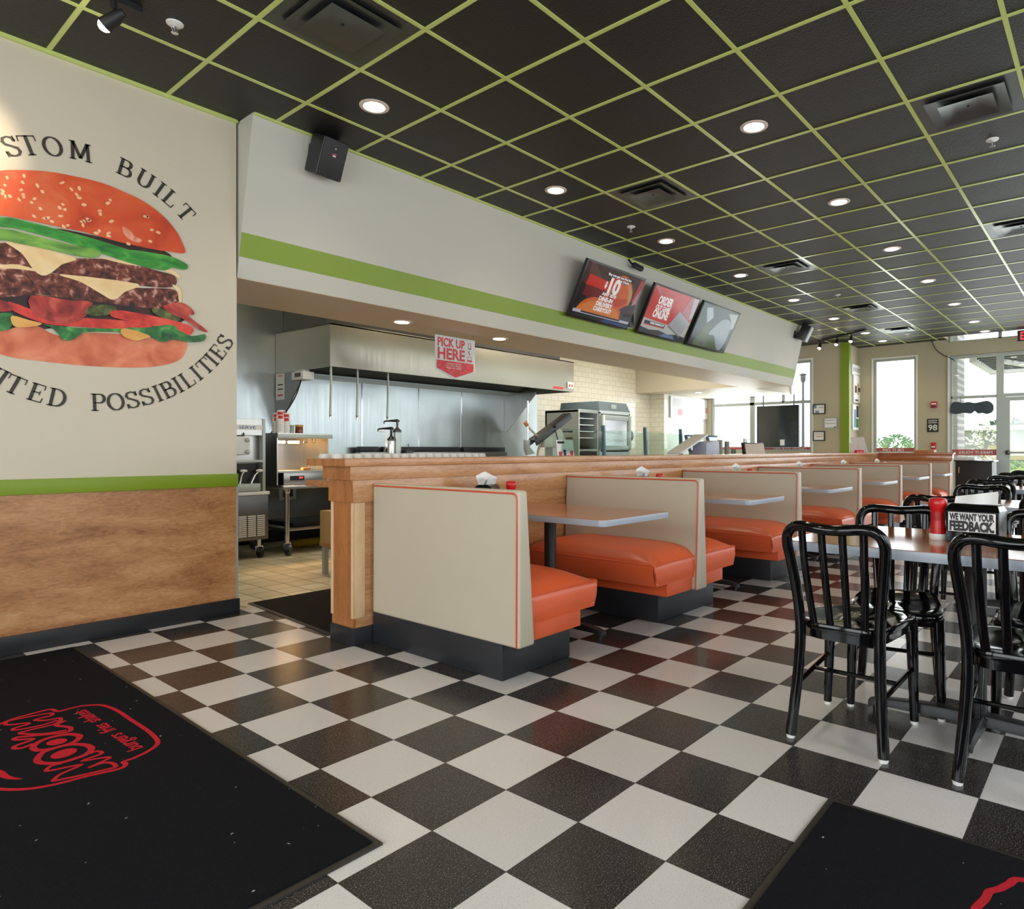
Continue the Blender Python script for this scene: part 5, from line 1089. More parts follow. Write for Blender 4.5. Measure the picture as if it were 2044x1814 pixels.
# cups, canister and jar on the warmer
def cup_stack(x, y, z, n, label, red=True, r0=0.031, h0=0.11, step=0.022, group='paper cup stacks'):
    r = thing('paper_cup_stack', label, 'cup stack', (x, y, z), group)
    b = MB(); prof = []
    for i in range(n - 1): prof += [(r0 * 1.34, 0.0 + i * step), (r0 * 1.36, 0.006 + i * step), (r0 * 1.28, 0.008 + i * step), (r0 * 1.26, step * 0.95 + i * step)]
    zt = (n - 1) * step; prof += [(r0 * 1.34, zt), (r0 * 1.36, zt + 0.006), (r0 * 1.28, zt + 0.008), (r0, zt + h0)]
    MB().lathe((0, 0, 0), prof, 22).build('cups', M['paper'], r, local=True)
    if red:
        f = lambda t: r0 * 1.28 + (r0 - r0 * 1.28) * t + 0.0012
        for t0, t1, a0, a1 in ((0.55, 0.85, 200, 300), (0.12, 0.46, 215, 290)):
            b = MB(); b.grid(lambda u, v: (f(t0 + (t1 - t0) * v) * math.cos(math.radians(a0 + (a1 - a0) * u)), f(t0 + (t1 - t0) * v) * math.sin(math.radians(a0 + (a1 - a0) * u)), zt + 0.008 + (h0 - 0.008) * (t0 + (t1 - t0) * v)), 8, 3)
            b.build('red_logo_print', M['redprint'], r, local=True)
    return r
for (px, yy, n, nm) in ((551, 7.12, 6, 'left'), (559, 7.00, 7, 'front middle'), (571, 7.05, 6, 'right'), (563, 7.30, 8, 'tallest, at the back')):
    p = at(px, 868, y=yy); cup_stack(p.x, yy, 1.30, n, 'stack of upturned red-printed paper cups on the fry warmer, %s' % nm)
CN = thing('steel_canister', 'small steel shaker canister on the fry warmer beside the brown jar', 'canister', (3.83, 7.2, 1.30))
MB().lathe((0, 0, 0), [(0.027, 0), (0.027, 0.08), (0.030, 0.085), (0.028, 0.098)], 20).build('body', M['alu'], CN, local=True)
JR = thing('spice_jar', 'brown seasoning jar with a yellow lid on the fry warmer', 'jar', (3.93, 7.22, 1.30))
MB().lathe((0, 0, 0), [(0.040, 0), (0.042, 0.01), (0.042, 0.07), (0.038, 0.08)], 22).build('body', mat('brown_jar', srgb(128, 66, 30), 0.25), JR, local=True)
MB().lathe((0, 0, 0), [(0.045, 0.08), (0.045, 0.098), (0.040, 0.102)], 22).build('lid', mat('yellow_lid', srgb(206, 160, 60), 0.4), JR, local=True)
# low things under and beside the table
TR = tag(MB().box(3.72, 4.35, 6.95, 7.55, 0.286, 0.33).build('sheet_pan', M['black'], None, bevel=0.01), 'dark sheet pan on the undershelf of the work table', 'pan')
CB = thing('cardboard_box', 'cardboard box with a green mark on a low stand beside the half wall', 'box', (3.25, 5.5, 0.29))
MB().box(3.245, 3.62, 5.36, 5.60, 0.285, 0.575).build('carton', mat('cardboard', srgb(190, 150, 98), 0.8), CB, bevel=0.004)
MB().box(3.30, 3.40, 5.358, 5.36, 0.38, 0.47).build('green_print', mat('green_print', srgb(52, 120, 44), 0.6), CB)
ST = thing('low_stand', 'low steel stand under the cardboard box', 'stand', (3.3, 5.54, 0))
MB().box(3.25, 3.66, 5.34, 5.62, 0.255, 0.284).build('shelf', M['butcher'], ST)
for x in (3.285, 3.62):
    for y in (5.38, 5.58): MB().box(x - 0.02, x + 0.02, y - 0.02, y + 0.02, 0, 0.255).build('leg', M['alu'], ST)
MP = tag(MB().tube([(3.92, 7.34, 0.05), (4.02, 7.30, 0.055), (4.14, 7.28, 0.05), (4.24, 7.30, 0.045)], [0.035, 0.048, 0.046, 0.03], 10).build('mop_head', mat('yellow_yarn', srgb(176, 150, 40), 0.9, vary=0.4, scale=60, bump=0.8), None), 'yellow mop head on the kitchen floor under the work table', 'mop')
WO = thing('wall_outlet', 'wall outlet with a green light below the work table', 'outlet', (4.25, 8.05, 0.62))
MB().box(4.12, 4.34, 8.04, 8.06, 0.50, 0.74).build('plate', M['alu'], WO, bevel=0.004)
MB().box(4.17, 4.29, 8.03, 8.04, 0.54, 0.70).build('socket', M['black'], WO, bevel=0.004)
MB().box(4.21, 4.25, 8.028, 8.031, 0.60, 0.64).build('indicator', emit('green_indicator', (0.2, 1.0, 0.4), 1.5), WO)
RG = thing('cooking_range', 'stainless cook line with black back rail under the hood', 'cooking range', (6.2, 7.6, 0))
MB().box(5.12, 7.9, 7.15, 8.0, 0.1, 1.02).build('body', M['steel'], RG, bevel=0.006)
for x0, x1 in ((4.95 + 0.2, 5.45), (5.52, 6.9), (6.98, 7.88)): MB().box(x0, x1, 7.90, 7.98, 1.09, 1.165).build('back_rail', M['black_base'], RG, bevel=0.006)
MB().box(5.14, 7.88, 7.86, 7.99, 1.021, 1.088).build('back_riser', M['steel'], RG)
for x in (5.3, 6.5, 7.7): MB().cyl((x, 7.3, 0), (x, 7.3, 0.1), 0.03).cyl((x, 7.9, 0), (x, 7.9, 0.1), 0.03).build('leg', M['chrome'], RG)

# counters behind the half wall
PC = thing('pass_counter', 'butcher block shelf behind the near end of the half wall', 'counter', (3.8, 4.05, 0))
MB().box(2.52, 5.2, 3.76, 4.54, 0.86, 0.90).build('worktop', M['butcher'], PC, bevel=0.004)
for x in (2.95, 5.0):
    for y in (3.84, 4.42): MB().box(x - 0.02, x + 0.02, y - 0.02, y + 0.02, 0, 0.86).build('leg', M['alu'], PC)
SV = thing('service_counter', 'stainless service counter behind the half wall', 'counter', (8.6, 4.5, 0))
MB().box(5.26, 12.0, 3.70, 5.28, 0.10, 0.86).build('cabinet', M['steel'], SV)
MB().box(5.24, 12.02, 3.76, 5.30, 0.862, 0.90).build('worktop', M['steel'], SV, bevel=0.004)
MB().box(5.30, 11.96, 3.76, 5.2, 0, 0.10).build('plinth', M['black_base'], SV)
# upturned portion cups on the cap
pc = thing('portion_cup', 'small clear upturned portion cup on the half wall cap', 'cup', (2.2, 3.5, 1.0685), 'clear portion cups on the half wall cap')
MB().lathe((0, 0, 0), [(0.030, 0), (0.030, 0.003), (0.027, 0.004), (0.021, 0.026), (0.019, 0.027)], 14).build('cup', M['cup_clear'], pc, local=True)
first = True
for j, yy in enumerate((3.50, 3.57, 3.64, 3.71)):
    for i in range(18):
        x = 2.14 + i * 0.066 + (0.03 if j % 2 else 0)
        if first: pc.location = (x, yy, 1.0685); first = False
        else: dup(pc, (x, yy, 1.0685), pc['label'])
# tall clear cups below, at the end of the shelf
cc = thing('plastic_cup_stack', 'tall stack of clear plastic cups on the butcher block shelf behind the half wall end', 'cup stack', (2.60, 4.32, 0.901), 'clear plastic cup stacks')
MB().lathe((0, 0, 0), [(0.036, 0), (0.039, 0.10), (0.040, 0.105), (0.039, 0.108), (0.040, 0.13), (0.041, 0.15)], 18).build('cups', M['cup_clear'], cc, local=True)
for k in range(2): MB().lathe((0, 0, 0), [(0.0398, 0.03 + 0.05 * k), (0.0402, 0.034 + 0.05 * k)], 18).build('red_band', M['red'], cc, local=True)
for x, y in ((2.69, 4.30), (2.78, 4.28), (2.87, 4.26)): dup(cc, (x, y, 0.901), cc['label'])
# pump bottles
def pump(px, ybase, hcyl, hhand, r, label, mbody):
    p = at(px, 900, y=3.95); t = thing('pump_dispenser', label, 'pump bottle', (p.x, 3.95, 0.901), 'sauce pumps')
    MB().lathe((0, 0, 0), [(r * 1.5, 0), (r * 1.5, 0.1), (r, 0.13), (r, hcyl)], 20).build('bottle', mbody, t, local=True)
    MB().lathe((0, 0, 0), [(r * 1.15, hcyl), (r * 1.15, hcyl + 0.012), (r * 0.5, hcyl + 0.03), (0.008, hcyl + 0.035), (0.008, hhand)], 18).build('collar', M['black_plastic'], t, local=True)
    MB().tube([(0.016, 0.01, hhand), (0, 0, hhand + 0.003), (-0.05, 0.03, hhand), (-0.075, 0.045, hhand - 0.004), (-0.077, 0.046, hhand - 0.02)], [0.011, 0.011, 0.006, 0.006, 0.005], 8).build('nozzle', M['black_plastic'], t, local=True)
    return t
pump(781, 0, 0.28, 0.365, 0.024, 'shorter steel sauce pump with a black nozzle on the pass shelf', M['steel'])
pump(793, 0, 0.34, 0.42, 0.026, 'taller sauce pump with a black nozzle and red band on the pass shelf', M['alu'])
p = at(771, 900, y=3.92); t = thing('soap_pump', 'slim clear bottle with a white pump top beside the steel pumps', 'pump bottle', (p.x, 3.92, 0.901))
MB().lathe((0, 0, 0), [(0.026, 0), (0.026, 0.18), (0.012, 0.22), (0.012, 0.26)], 18).build('bottle', M['clear'], t, local=True)
MB().lathe((0, 0, 0), [(0.014, 0.26), (0.014, 0.28), (0.005, 0.285), (0.005, 0.345)], 14).tube([(0.01, 0, 0.345), (-0.04, 0.02, 0.345)], 0.006, 8).build('pump_top', M['white'], t, local=True)
p = at(803, 905, y=3.95); t = thing('condiment_caddy', 'black wire-handled caddy beside the sauce pumps', 'caddy', (p.x, 3.95, 0.901))
MB().box(-0.0, 0.06, -0.05, 0.05, 0, 0.215).build('box', M['black_plastic'], t, bevel=0.004, local=True)
MB().tube([(0.05, 0, 0.215), (0.055, 0, 0.26), (0.035, 0, 0.25)], 0.003, 6).tube([(-0.10, 0, 0.19), (-0.03, 0, 0.26), (-0.02, 0, 0.20)], 0.004, 6).build('wire_handle', M['black'], t, local=True)

# slicer with its chute and hose
sl = at(1105, 905, y=5.0); k_ = 0.0056
def sp(px, py, y=5.0): return at(px, py, y=y)
SL = thing('vegetable_slicer', 'lever slicer with a long dark angled chute on a pale stand', 'slicer', (sl.x, 5.0, 0.901))
ca, cb_ = sp(1062, 884), sp(1133, 830); d_ = (cb_ - ca).normalized(); nn = Vector((0, 1, 0)).cross(d_)
b = MB()
b.obox((ca + cb_) / 2 - nn * 0.03, d_, Vector((0, 1, 0)), nn, (cb_ - ca).length / 2, 0.055, 0.006)
for s in (-1, 1): b.obox((ca + cb_) / 2 + Vector((0, s * 0.052, 0)), d_, Vector((0, 1, 0)), nn, (cb_ - ca).length / 2, 0.006, 0.036)
b.build('chute', M['vent_dark'], SL, bevel=0.002)
MB().prism([sp(1087, 893, 4.96), sp(1087, 872, 4.96), sp(1110, 852, 4.96), sp(1120, 856, 4.96), sp(1131, 880, 4.96), sp(1131, 893, 4.96)], (0, 0.08, 0)).build('body', mat('pale_enamel', srgb(196, 200, 186), 0.35), SL, bevel=0.006)
f0 = sp(1100, 900); MB().box(f0.x - 0.04, f0.x + 0.20, 4.94, 5.06, 0.901, sp(1100, 893).z).build('foot', M['alu'], SL, bevel=0.004)
MB().tube([sp(1108, 858, 4.93), sp(1112, 872, 4.93), sp(1118, 905, 4.93)], 0.007, 6).sphere(sp(1107, 850, 4.94), 0.025, (1, 1, 1), 10, 6).build('lever', M['black'], SL)
HS = thing('rinse_spray', 'upright rinse pipe with a curved pale hose beside the slicer', 'rinse spray', (sp(1053, 905).x, 5.0, 0.901))
MB().tube([(sp(1053, 905).x, 5.0, 0.901), (sp(1053, 905).x, 5.0, sp(1053, 800).z)], 0.011, 8).build('pipe', M['chrome'], HS)
MB().tube(crom([sp(1050, 846), sp(1060, 858), sp(1073, 872), sp(1078, 886), sp(1074, 900), Vector((sp(1070, 910).x, 5.0, 0.903))], 5), [0.013] * 26, 8).build('hose', mat('pale_hose', srgb(206, 190, 160), 0.5), HS)
MB().cyl(sp(1048, 842), sp(1052, 849), 0.022, n=10).build('spray_head', M['butcher'], HS)
MB().prism([sp(1050, 878, 4.98), sp(1058, 878, 4.98), sp(1058, 892, 4.98), sp(1068, 905, 4.98), sp(1054, 908, 4.98), sp(1050, 896, 4.98)], (0, 0.04, 0)).build('bracket', M['alu'], HS)
# card stand, oven and rack cabinets
c0_ = sp(1116, 908, 4.6); c1_ = sp(1149, 908, 4.6); cz = sp(1130, 878, 4.6).z
CS = thing('card_stand', 'upright menu card with red drink pictures behind the half wall', 'menu card', (c0_.x, 4.6, 0.901))
MB().prism([(c0_.x, 4.6, 0.901), (c1_.x, 4.6, 0.901), (c1_.x, 4.64, cz), (c0_.x, 4.64, cz)], (0, 0.004, 0)).build('card', M['paper'], CS)
for i, (u, w_, z0, z1, m) in enumerate(((0.08, .2, .22, .55, M['redprint']), (0.36, .16, .3, .62, M['black']), (0.55, .16, .2, .42, M['redprint']), (0.76, .18, .3, .58, M['redprint']), (.05, .4, .86, .95, M['black']))):
    X = lambda uu: c0_.x + (c1_.x - c0_.x) * uu
    Zf = lambda v: 0.95 + (cz - 0.95) * v
    Yf = lambda z: 4.6 + 0.04 * (z - 0.901) / (cz - 0.901) - 0.0015
    MB().face([(X(u), Yf(Zf(z0)), Zf(z0)), (X(u + w_), Yf(Zf(z0)), Zf(z0)), (X(u + w_), Yf(Zf(z1)), Zf(z1)), (X(u), Yf(Zf(z1)), Zf(z1))]).build('print_block', m, CS, smooth=0)
RC = thing('warming_cabinet', 'open-front grey rack cabinet with foil pans, left of the glass oven', 'warming cabinet', (8.18, 6.7, 0))
x0, x1, y0, y1 = 7.93, 8.43, 6.40, 7.06
pe = mat('grey_enamel', srgb(188, 194, 188), 0.4)
MB().box(x0, x0 + 0.03, y0, y1, 0, 1.73).box(x1 - 0.03, x1, y0, y1, 0, 1.73).box(x0, x1, y1 - 0.03, y1, 0, 1.73).box(x0, x1, y0, y1, 1.70, 1.74).box(x0 + .03, x1 - .03, y0, y1 - .03, 0.1, 1.05).build('shell', pe, RC)
MB().box(x0 - 0.003, x0 + 0.03, y0 - 0.015, y0, 0.1, 1.74).box(x1 - 0.03, x1, y0 - 0.015, y0, 0.1, 1.74).box(x0 + 0.03, x1 - 0.03, y0 - 0.015, y0, 1.69, 1.74).box(x0 + 0.03, x1 - 0.03, y0 - 0.015, y0, 1.10, 1.13).build('front_frame', M['alu'], RC, bevel=0.004)
MB().box(x0 + 0.05, x1 - 0.05, y0 - 0.012, y0 - 0.002, 0.72, 1.09).build('glass_door', M['dark_glass'], RC)
for z in (1.30, 1.40, 1.50, 1.60): MB().box(x0 + 0.03, x1 - 0.03, y0 + 0.02, y1 - 0.05, z, z + 0.012).build('rack_shelf', M['steel'], RC)
for z in (1.22, 1.30, 1.40): MB().box(x0 - 0.002, x0, y0 + 0.1, y0 + 0.3, z - 0.012, z + 0.012).build('side_slot', M['black'], RC)
tag(MB().grid(lambda u, v: (x0 + 0.05 + u * (x1 - x0 - 0.1), y0 + 0.03 + v * 0.4, 1.155 + 0.06 * v + 0.02 * math.sin(u * 21) * math.cos(v * 17)), 24, 14).build('foil_pan', M['chrome'], None), 'crumpled foil covered pan inside the open rack cabinet', 'pan')
M['oven_steel'] = mat('oven_panel', srgb(186, 192, 190), 0.3, metal=0.3)
OV = thing('glass_oven', 'steel oven with a bright glass door and blue-grey top, behind the half wall', 'oven', (8.9, 6.8, 0))
x0, x1, y0, y1 = 8.50, 9.36, 6.42, 7.25
MB().box(x0, x1, y0, y1, 0.0, 1.09).box(x0, x0 + 0.04, y0, y1, 1.09, 1.72).box(x1 - 0.04, x1, y0, y1, 1.09, 1.72).box(x0, x1, y1 - 0.04, y1, 1.09, 1.72).box(x0, x1, y0, y1, 1.70, 1.75).build('shell', M['oven_steel'], OV)
b = MB(); t0_ = [(x0, y0, 1.75), (x1, y0, 1.75), (x1, y1, 1.75), (x0, y1, 1.75)]; t1_ = [(x0 + .04, y0 + .05, 1.90), (x1 - .04, y0 + .05, 1.90), (x1 - .04, y1, 1.90), (x0 + .04, y1, 1.90)]
b.add(t0_ + t1_, [(0, 1, 5, 4), (1, 2, 6, 5), (2, 3, 7, 6), (3, 0, 4, 7), (4, 5, 6, 7)]).build('top_hood', mat('blue_grey_enamel', srgb(112, 128, 134), 0.4), OV)
MB().box(8.84, 8.98, y0 + 0.010, y0 + 0.02, 1.79, 1.86).build('badge', M['alu'], OV)
dz = MB().box(x0 + 0.02, x0 + 0.10, y0 - 0.04, y0, 1.12, 1.68).box(x1 - 0.10, x1 - 0.02, y0 - 0.04, y0, 1.12, 1.68).box(x0 + 0.10, x1 - 0.10, y0 - 0.04, y0, 1.60, 1.68).box(x0 + 0.10, x1 - 0.10, y0 - 0.04, y0, 1.12, 1.19).build('door_frame', M['alu'], OV, bevel=0.006)
MB().box(x0 + 0.1, x1 - 0.1, y0 - 0.025, y0 - 0.02, 1.19, 1.60).build('door_glass', M['clear'], dz)
MB().lathe((x1 - 0.01, y0 + 0.05, 1.36), [(0.11, 0), (0.11, 0.03), (0.08, 0.05)], 20, axis='x').build('side_knob', M['vent'], OV)
MB().tube([(8.93, 6.8, 1.42), (8.93, 6.8, 1.52)], 0.018, 8).build('heat_element', emit('oven_glow', (1.0, 0.45, 0.15), 3), OV)
tag(MB().grid(lambda u, v: (x0 + 0.08 + u * 0.70, 6.46 + v * 0.6, 1.12 + 0.16 * math.sin(PI * (0.1 + 0.8 * v)) + 0.03 * math.sin(u * 26 + 5 * v) * math.cos(v * 19 - 3 * u)), 30, 20).build('oven_reflection', M['paper'], None), 'white heap standing in for the reflection in the oven glass', 'painted reflection')  # white heap modelled for the bright reflection in the oven glass
for i, (x, w_) in enumerate(((8.55, 0.5), (9.2, 0.45))):
    tag(MB().box(x - 1.0, x - 1.0 + w_, 5.0, 5.25, 0.901, 1.03).build('steam_pan', M['steel'] if i else M['laminate'], None, bevel=0.01), ('brown food pan on the service counter in front of the oven' if i == 0 else 'steel food pan on the service counter beside the brown one'), 'pan')
# sneeze guard
M['pos_blue'] = mat('pos_case', srgb(96, 126, 142), 0.35)
SG = thing('sneeze_guard', 'slanted clear sneeze guard on three grey posts over the service counter', 'sneeze guard', (7.0, 4.6, 0.9))
for x in (6.16, 7.03, 7.90):
    MB().bar((x + 0.06, 4.62, 0.90), (x, 4.60, 1.40), 0.04, 0.025, (1, 0, 0)).build('post', M['pos_blue'], SG)
MB().prism([(5.45, 4.59, 1.345), (8.3, 4.59, 1.345), (8.3, 4.63, 1.0), (5.45, 4.63, 1.0)], (0, 0.006, 0)).build('glass_panel', M['sneeze'], SG, smooth=0)
# point-of-sale gear
def pos(px0, px1, py0, py1, y, label, group='order terminals'):
    a, c_ = at(px0, py1, y=y), at(px1, py0, y=y); t = thing('order_terminal', label, 'terminal', (a.x, y, 0.901), group)
    MB().obox(((a.x + c_.x) / 2, y, (a.z + c_.z) / 2), (1, 0, 0), (0, 0.95, -0.3), (0, 0.3, 0.95), (c_.x - a.x) / 2, 0.02, (c_.z - a.z) / 2).build('screen_case', M['pos_blue'], t, bevel=0.008)
    MB().obox(((a.x + c_.x) / 2, y - 0.022, (a.z + c_.z) / 2 - 0.004), (1, 0, 0), (0, 0.95, -0.3), (0, 0.3, 0.95), (c_.x - a.x) / 2 - 0.02, 0.003, (c_.z - a.z) / 2 - 0.02).build('screen', M['pos_scr'], t)
    MB().bar(((a.x + c_.x) / 2, y + 0.05, 0.901), ((a.x + c_.x) / 2, y + 0.02, (a.z + c_.z) / 2), 0.06, 0.04, (0, 1, 0)).build('stand', M['alu'], t)
M['pos_scr'] = emit('pos_screen', srgb(214, 228, 234), 0.6)
pos(1372, 1396, 868, 902, 4.5, 'order terminal with a pale blue screen beside the sneeze guard'); pos(1414, 1434, 869, 900, 4.45, 'order terminal with a white screen beside the grey cup stacks')
a, c_ = at(1395, 905, y=4.2), at(1424, 884, y=4.2)
PRN = thing('receipt_printer', 'pale grey receipt printer between the two order terminals', 'printer', (a.x, 4.2, 0.901))
MB().prism([(a.x, 4.1, 0.901), (c_.x, 4.1, 0.901), (c_.x - 0.03, 4.1, c_.z + 0.03), (a.x + 0.02, 4.1, c_.z)], (0, 0.2, 0)).build('case', mat('printer_grey', srgb(170, 172, 190), 0.4), PRN, bevel=0.008)
a = at(1345, 905, y=4.25); c_ = at(1400, 868, y=4.25); dd = (c_ - a).normalized()
tag(MB().obox((a + c_) / 2, dd, Vector((0, 1, 0)), Vector((0, 1, 0)).cross(dd), (c_ - a).length / 2, 0.10, 0.012).build('white_tray', M['white'], None, bevel=0.006), 'white tilted tray leaning behind the sneeze guard', 'tray')
for k, (px, top) in enumerate(((1437, 879), (1444, 878), (1451, 881), (1458, 890), (1464, 897))):
    p = at(px, 905, y=4.15); hz = at(px, top, y=4.15).z - 0.901
    t = thing('cup_stack', 'grey stack of paper cups beside the order terminals, %s from the left' % ORD[k], 'cup stack', (p.x, 4.15 + 0.05 * (k % 2), 0.901), 'grey cup stacks')
    n = max(2, int(hz / 0.03)); prof = []
    for i in range(n): prof += [(0.030, i * hz / n), (0.034, (i + 0.8) * hz / n), (0.036, (i + 0.99) * hz / n)]
    MB().lathe((0, 0, 0), prof, 16).build('cups', mat('grey_cup_%d' % k, srgb(150, 152, 140), 0.5), t, local=True)
a = at(1481, 905, y=3.98); c_ = at(1526, 884, y=3.98)
RT = thing('register_screen', 'brown-backed cash register screen tilted on the half wall counter', 'cash register', (a.x, 3.98, 0.901))
tl = 0.07; zt_ = c_.z
MB().prism([(a.x, 3.92, 0.93), (c_.x - 0.06, 3.92, 0.93), (c_.x, 4.0, zt_), (a.x + tl, 4.0, zt_)], (0, 0.03, 0)).build('case', M['black_plastic'], RT, bevel=0.004)
MB().prism([(a.x + 0.035, 3.9285, 0.96), (c_.x - 0.08, 3.9285, 0.96), (c_.x - 0.035, 3.988, zt_ - 0.02), (a.x + tl + 0.02, 3.988, zt_ - 0.02)], (0, -0.01, 0.004)).build('back_panel', mat('bronze_panel', srgb(166, 140, 108), 0.35), RT)
MB().box(a.x + 0.12, a.x + 0.21, 4.0, 4.02, zt_, zt_ + 0.055).build('card_reader', M['alu'], RT, bevel=0.004)
MB().box(a.x + 0.05, c_.x - 0.05, 3.94, 4.1, 0.901, 0.935).build('stand', M['black_plastic'], RT)
# menu board on the side wall by the drive window
mb0, mb1 = at(1337, 831, y=7.68), at(1424, 836, y=7.68)
MN = thing('menu_board', 'white framed menu board on the side wall by the drive window', 'menu board', (mb0.x, 7.68, 1.8))
zb2, zt2 = mb0.z, 2.31
MB().box(mb0.x, mb1.x, 7.655, 7.68, zb2, zt2).build('board', M['paper'], MN)
bb = MB()
for x0, x1, z0, z1 in ((mb0.x - .02, mb1.x + .02, zb2 - .03, zb2), (mb0.x - .02, mb0.x, zb2, zt2), (mb1.x, mb1.x + .02, zb2, zt2)): bb.box(x0, x1, 7.645, 7.68, z0, z1)
bb.build('frame', M['alu'], MN)
W2 = mb1.x - mb0.x; H2 = zt2 - zb2
for u, v, w_, h_, m in ((.05, .08, .09, .3, 'alu'), (.15, .08, .10, .3, 'pinkprint'), (.05, .5, .2, .4, 'greyprint'), (.32, .15, .2, .3, 'greyprint'), (.32, .55, .2, .12, 'greyprint'), (.60, .2, .15, .2, 'greyprint'), (.78, .3, .18, .28, 'pinkprint')):
    if m not in M: M[m] = mat(m, srgb(226, 150, 156) if m[0] == 'p' else srgb(206, 208, 210), 0.6, vary=0.2, scale=60)
    MB().box(mb0.x + W2 * u, mb0.x + W2 * (u + w_), 7.6545, 7.655, zb2 + H2 * v, zb2 + H2 * (v + h_)).build('print_block', M[m], MN)
# ------------------------------------------------------------------ far end of the room
def framed(plane, v, px0, py0, px1, py1, label, mfr, content, group='framed certificates', fw=0.02):
    kw = {plane: v}; a, c_ = at(px0, py1, **kw), at(px1, py0, **kw); t = thing('picture_frame', label, 'picture frame', a, group)
    if plane == 'x':
        y0, y1 = sorted((a.y, c_.y)); z0, z1 = a.z, c_.z; bx = lambda b, p0, p1, q0, q1, d0, d1: b.box(v - d1, v - d0, y0 + (y1 - y0) * p0, y0 + (y1 - y0) * p1, q0, q1)
        b = MB().box(v - 0.025, v - 0.001, y0, y1, z0, z0 + fw).box(v - 0.025, v - 0.001, y0, y1, z1 - fw, z1).box(v - 0.025, v - 0.001, y0, y0 + fw, z0 + fw, z1 - fw).box(v - 0.025, v - 0.001, y1 - fw, y1, z0 + fw, z1 - fw)
        b.build('frame', mfr, t); MB().box(v - 0.016, v - 0.001, y0 + fw, y1 - fw, z0 + fw, z1 - fw).build('sheet', M['paper'], t)
        for p0, p1, q0, q1, m in content: MB().box(v - 0.0168, v - 0.016, y1 - (y1 - y0) * p1, y1 - (y1 - y0) * p0, z0 + (z1 - z0) * q0, z0 + (z1 - z0) * q1).build('print', m, t)
    else:
        x0, x1 = sorted((a.x, c_.x)); z0, z1 = a.z, c_.z
        MB().box(x0, x1, v - 0.035, v - 0.001, z0, z1).build('frame', mfr, t, bevel=0.006)
        MB().box(x0 + fw, x1 - fw, v - 0.0365, v - 0.035, z0 + fw, z1 - fw).build('sheet', M['paper'], t)
        for p0, p1, q0, q1, m in content: MB().box(x0 + (x1 - x0) * p0, x0 + (x1 - x0) * p1, v - 0.0375, v - 0.0366, z0 + (z1 - z0) * q0, z0 + (z1 - z0) * q1).build('print', m, t)
bl = mat('blue_wash', srgb(110, 150, 190), 0.6); gy = mat('faint_print', srgb(190, 190, 188), 0.6); gr = mat('photo_green', srgb(70, 130, 70), 0.6); dk = mat('photo_dark', srgb(60, 56, 54), 0.6); sk = mat('photo_warm', srgb(206, 160, 140), 0.6)
framed('x', 14.4, 1623, 806, 1648, 827, 'black framed certificate with a blue swirl, topmost of three on the far wall', M['black'], ((.08, .3, .6, .9, bl), (.2, .5, .1, .35, bl), (.5, .85, .6, .72, gy)))
framed('x', 14.4, 1645, 833, 1672, 855, 'grey framed certificate, middle of the three on the far wall', M['alu'], ((.1, .8, .7, .8, gy), (.1, .8, .4, .5, gy), (.75, .9, .08, .16, dk)))
framed('x', 14.4, 1623, 860, 1647, 880, 'black framed certificate, lowest of the three on the far wall', M['black'], ((.15, .8, .65, .75, gy), (.25, .85, .4, .5, sk)))
framed('y', 4.5, 1701, 750, 1713.5, 803, 'tall pale framed picture beside the green pillar', M['white'], ((.15, .45, .35, .6, dk), (.5, .8, .3, .7, sk), (.7, .95, .4, .55, dk), (.2, .7, .06, .12, dk)), 'pictures on the return wall', 0.03)
framed('y', 4.5, 1699.5, 808, 1711, 858, 'white framed green photograph below the pale picture', M['white'], ((.15, .5, .1, .8, bl), (.5, .92, .1, .45, gr), (.55, .92, .5, .95, dk)), 'pictures on the return wall', 0.03)
framed('y', 4.5, 1698, 731, 1714.5, 747, 'white plaque with grey lettering above the pictures by the green pillar', M['white'], ((.1, .9, .3, .7, gy),), 'pictures on the return wall', 0.02)
FA = thing('fire_alarm', 'red fire alarm strobe on the end wall above the occupancy sign', 'fire alarm', (15.47, 2.99, 2.05))
MB().box(15.43, 15.479, 2.93, 3.05, 1.99, 2.12).build('housing', M['red'], FA, bevel=0.012)
MB().box(15.42, 15.43, 2.945, 3.035, 2.06, 2.09).build('strobe', M['white'], FA, bevel=0.004)
MB().box(15.428, 15.43, 2.95, 3.03, 2.0, 2.045).build('horn_grille', M['vent_dark'], FA)
OC = thing('occupancy_sign', 'black occupancy sign reading 98 on the end wall', 'sign', (15.47, 3.015, 1.63))
MB().box(15.465, 15.479, 2.908, 3.122, 1.493, 1.768).build('plate', M['black'], OC, bevel=0.003)
K = dict(right=(0, -1, 0), up=(0, 0, 1))
txt('98', 0.165, M['white'], OC, (15.4642, 3.015, 1.53), bold=0.012, width=0.165, **K); txt('MAXIMUM', 0.036, M['white'], OC, (15.4642, 3.015, 1.718), bold=0.02, width=0.16, **K); txt('OCCUPANCY', 0.036, M['white'], OC, (15.4642, 3.015, 1.675), bold=0.02, width=0.17, **K)
PU = thing('pull_station', 'red fire pull station low on the end wall', 'fire pull station', (15.47, 3.0, 1.2))
MB().box(15.44, 15.479, 2.955, 3.04, 1.14, 1.275).build('housing', M['red'], PU, bevel=0.006); MB().box(15.43, 15.44, 2.965, 3.03, 1.17, 1.20).build('handle', M['white'], PU)
cbp = [at(1860, 681, x=15.45), at(1868, 697, x=15.45), at(1882, 708, x=15.45), at(1894, 713, x=15.44), at(1906, 720, x=15.44)]
tag(MB().tube(crom(cbp, 5), 0.008, 6).build('wall_cable', M['black'], None), 'thin black cable drooping from the ceiling beside the storefront', 'cable')
NS = thing('window_sign', 'dark rounded sign seen from behind in the storefront glass', 'window sign', (15.42, 2.3, 1.97))
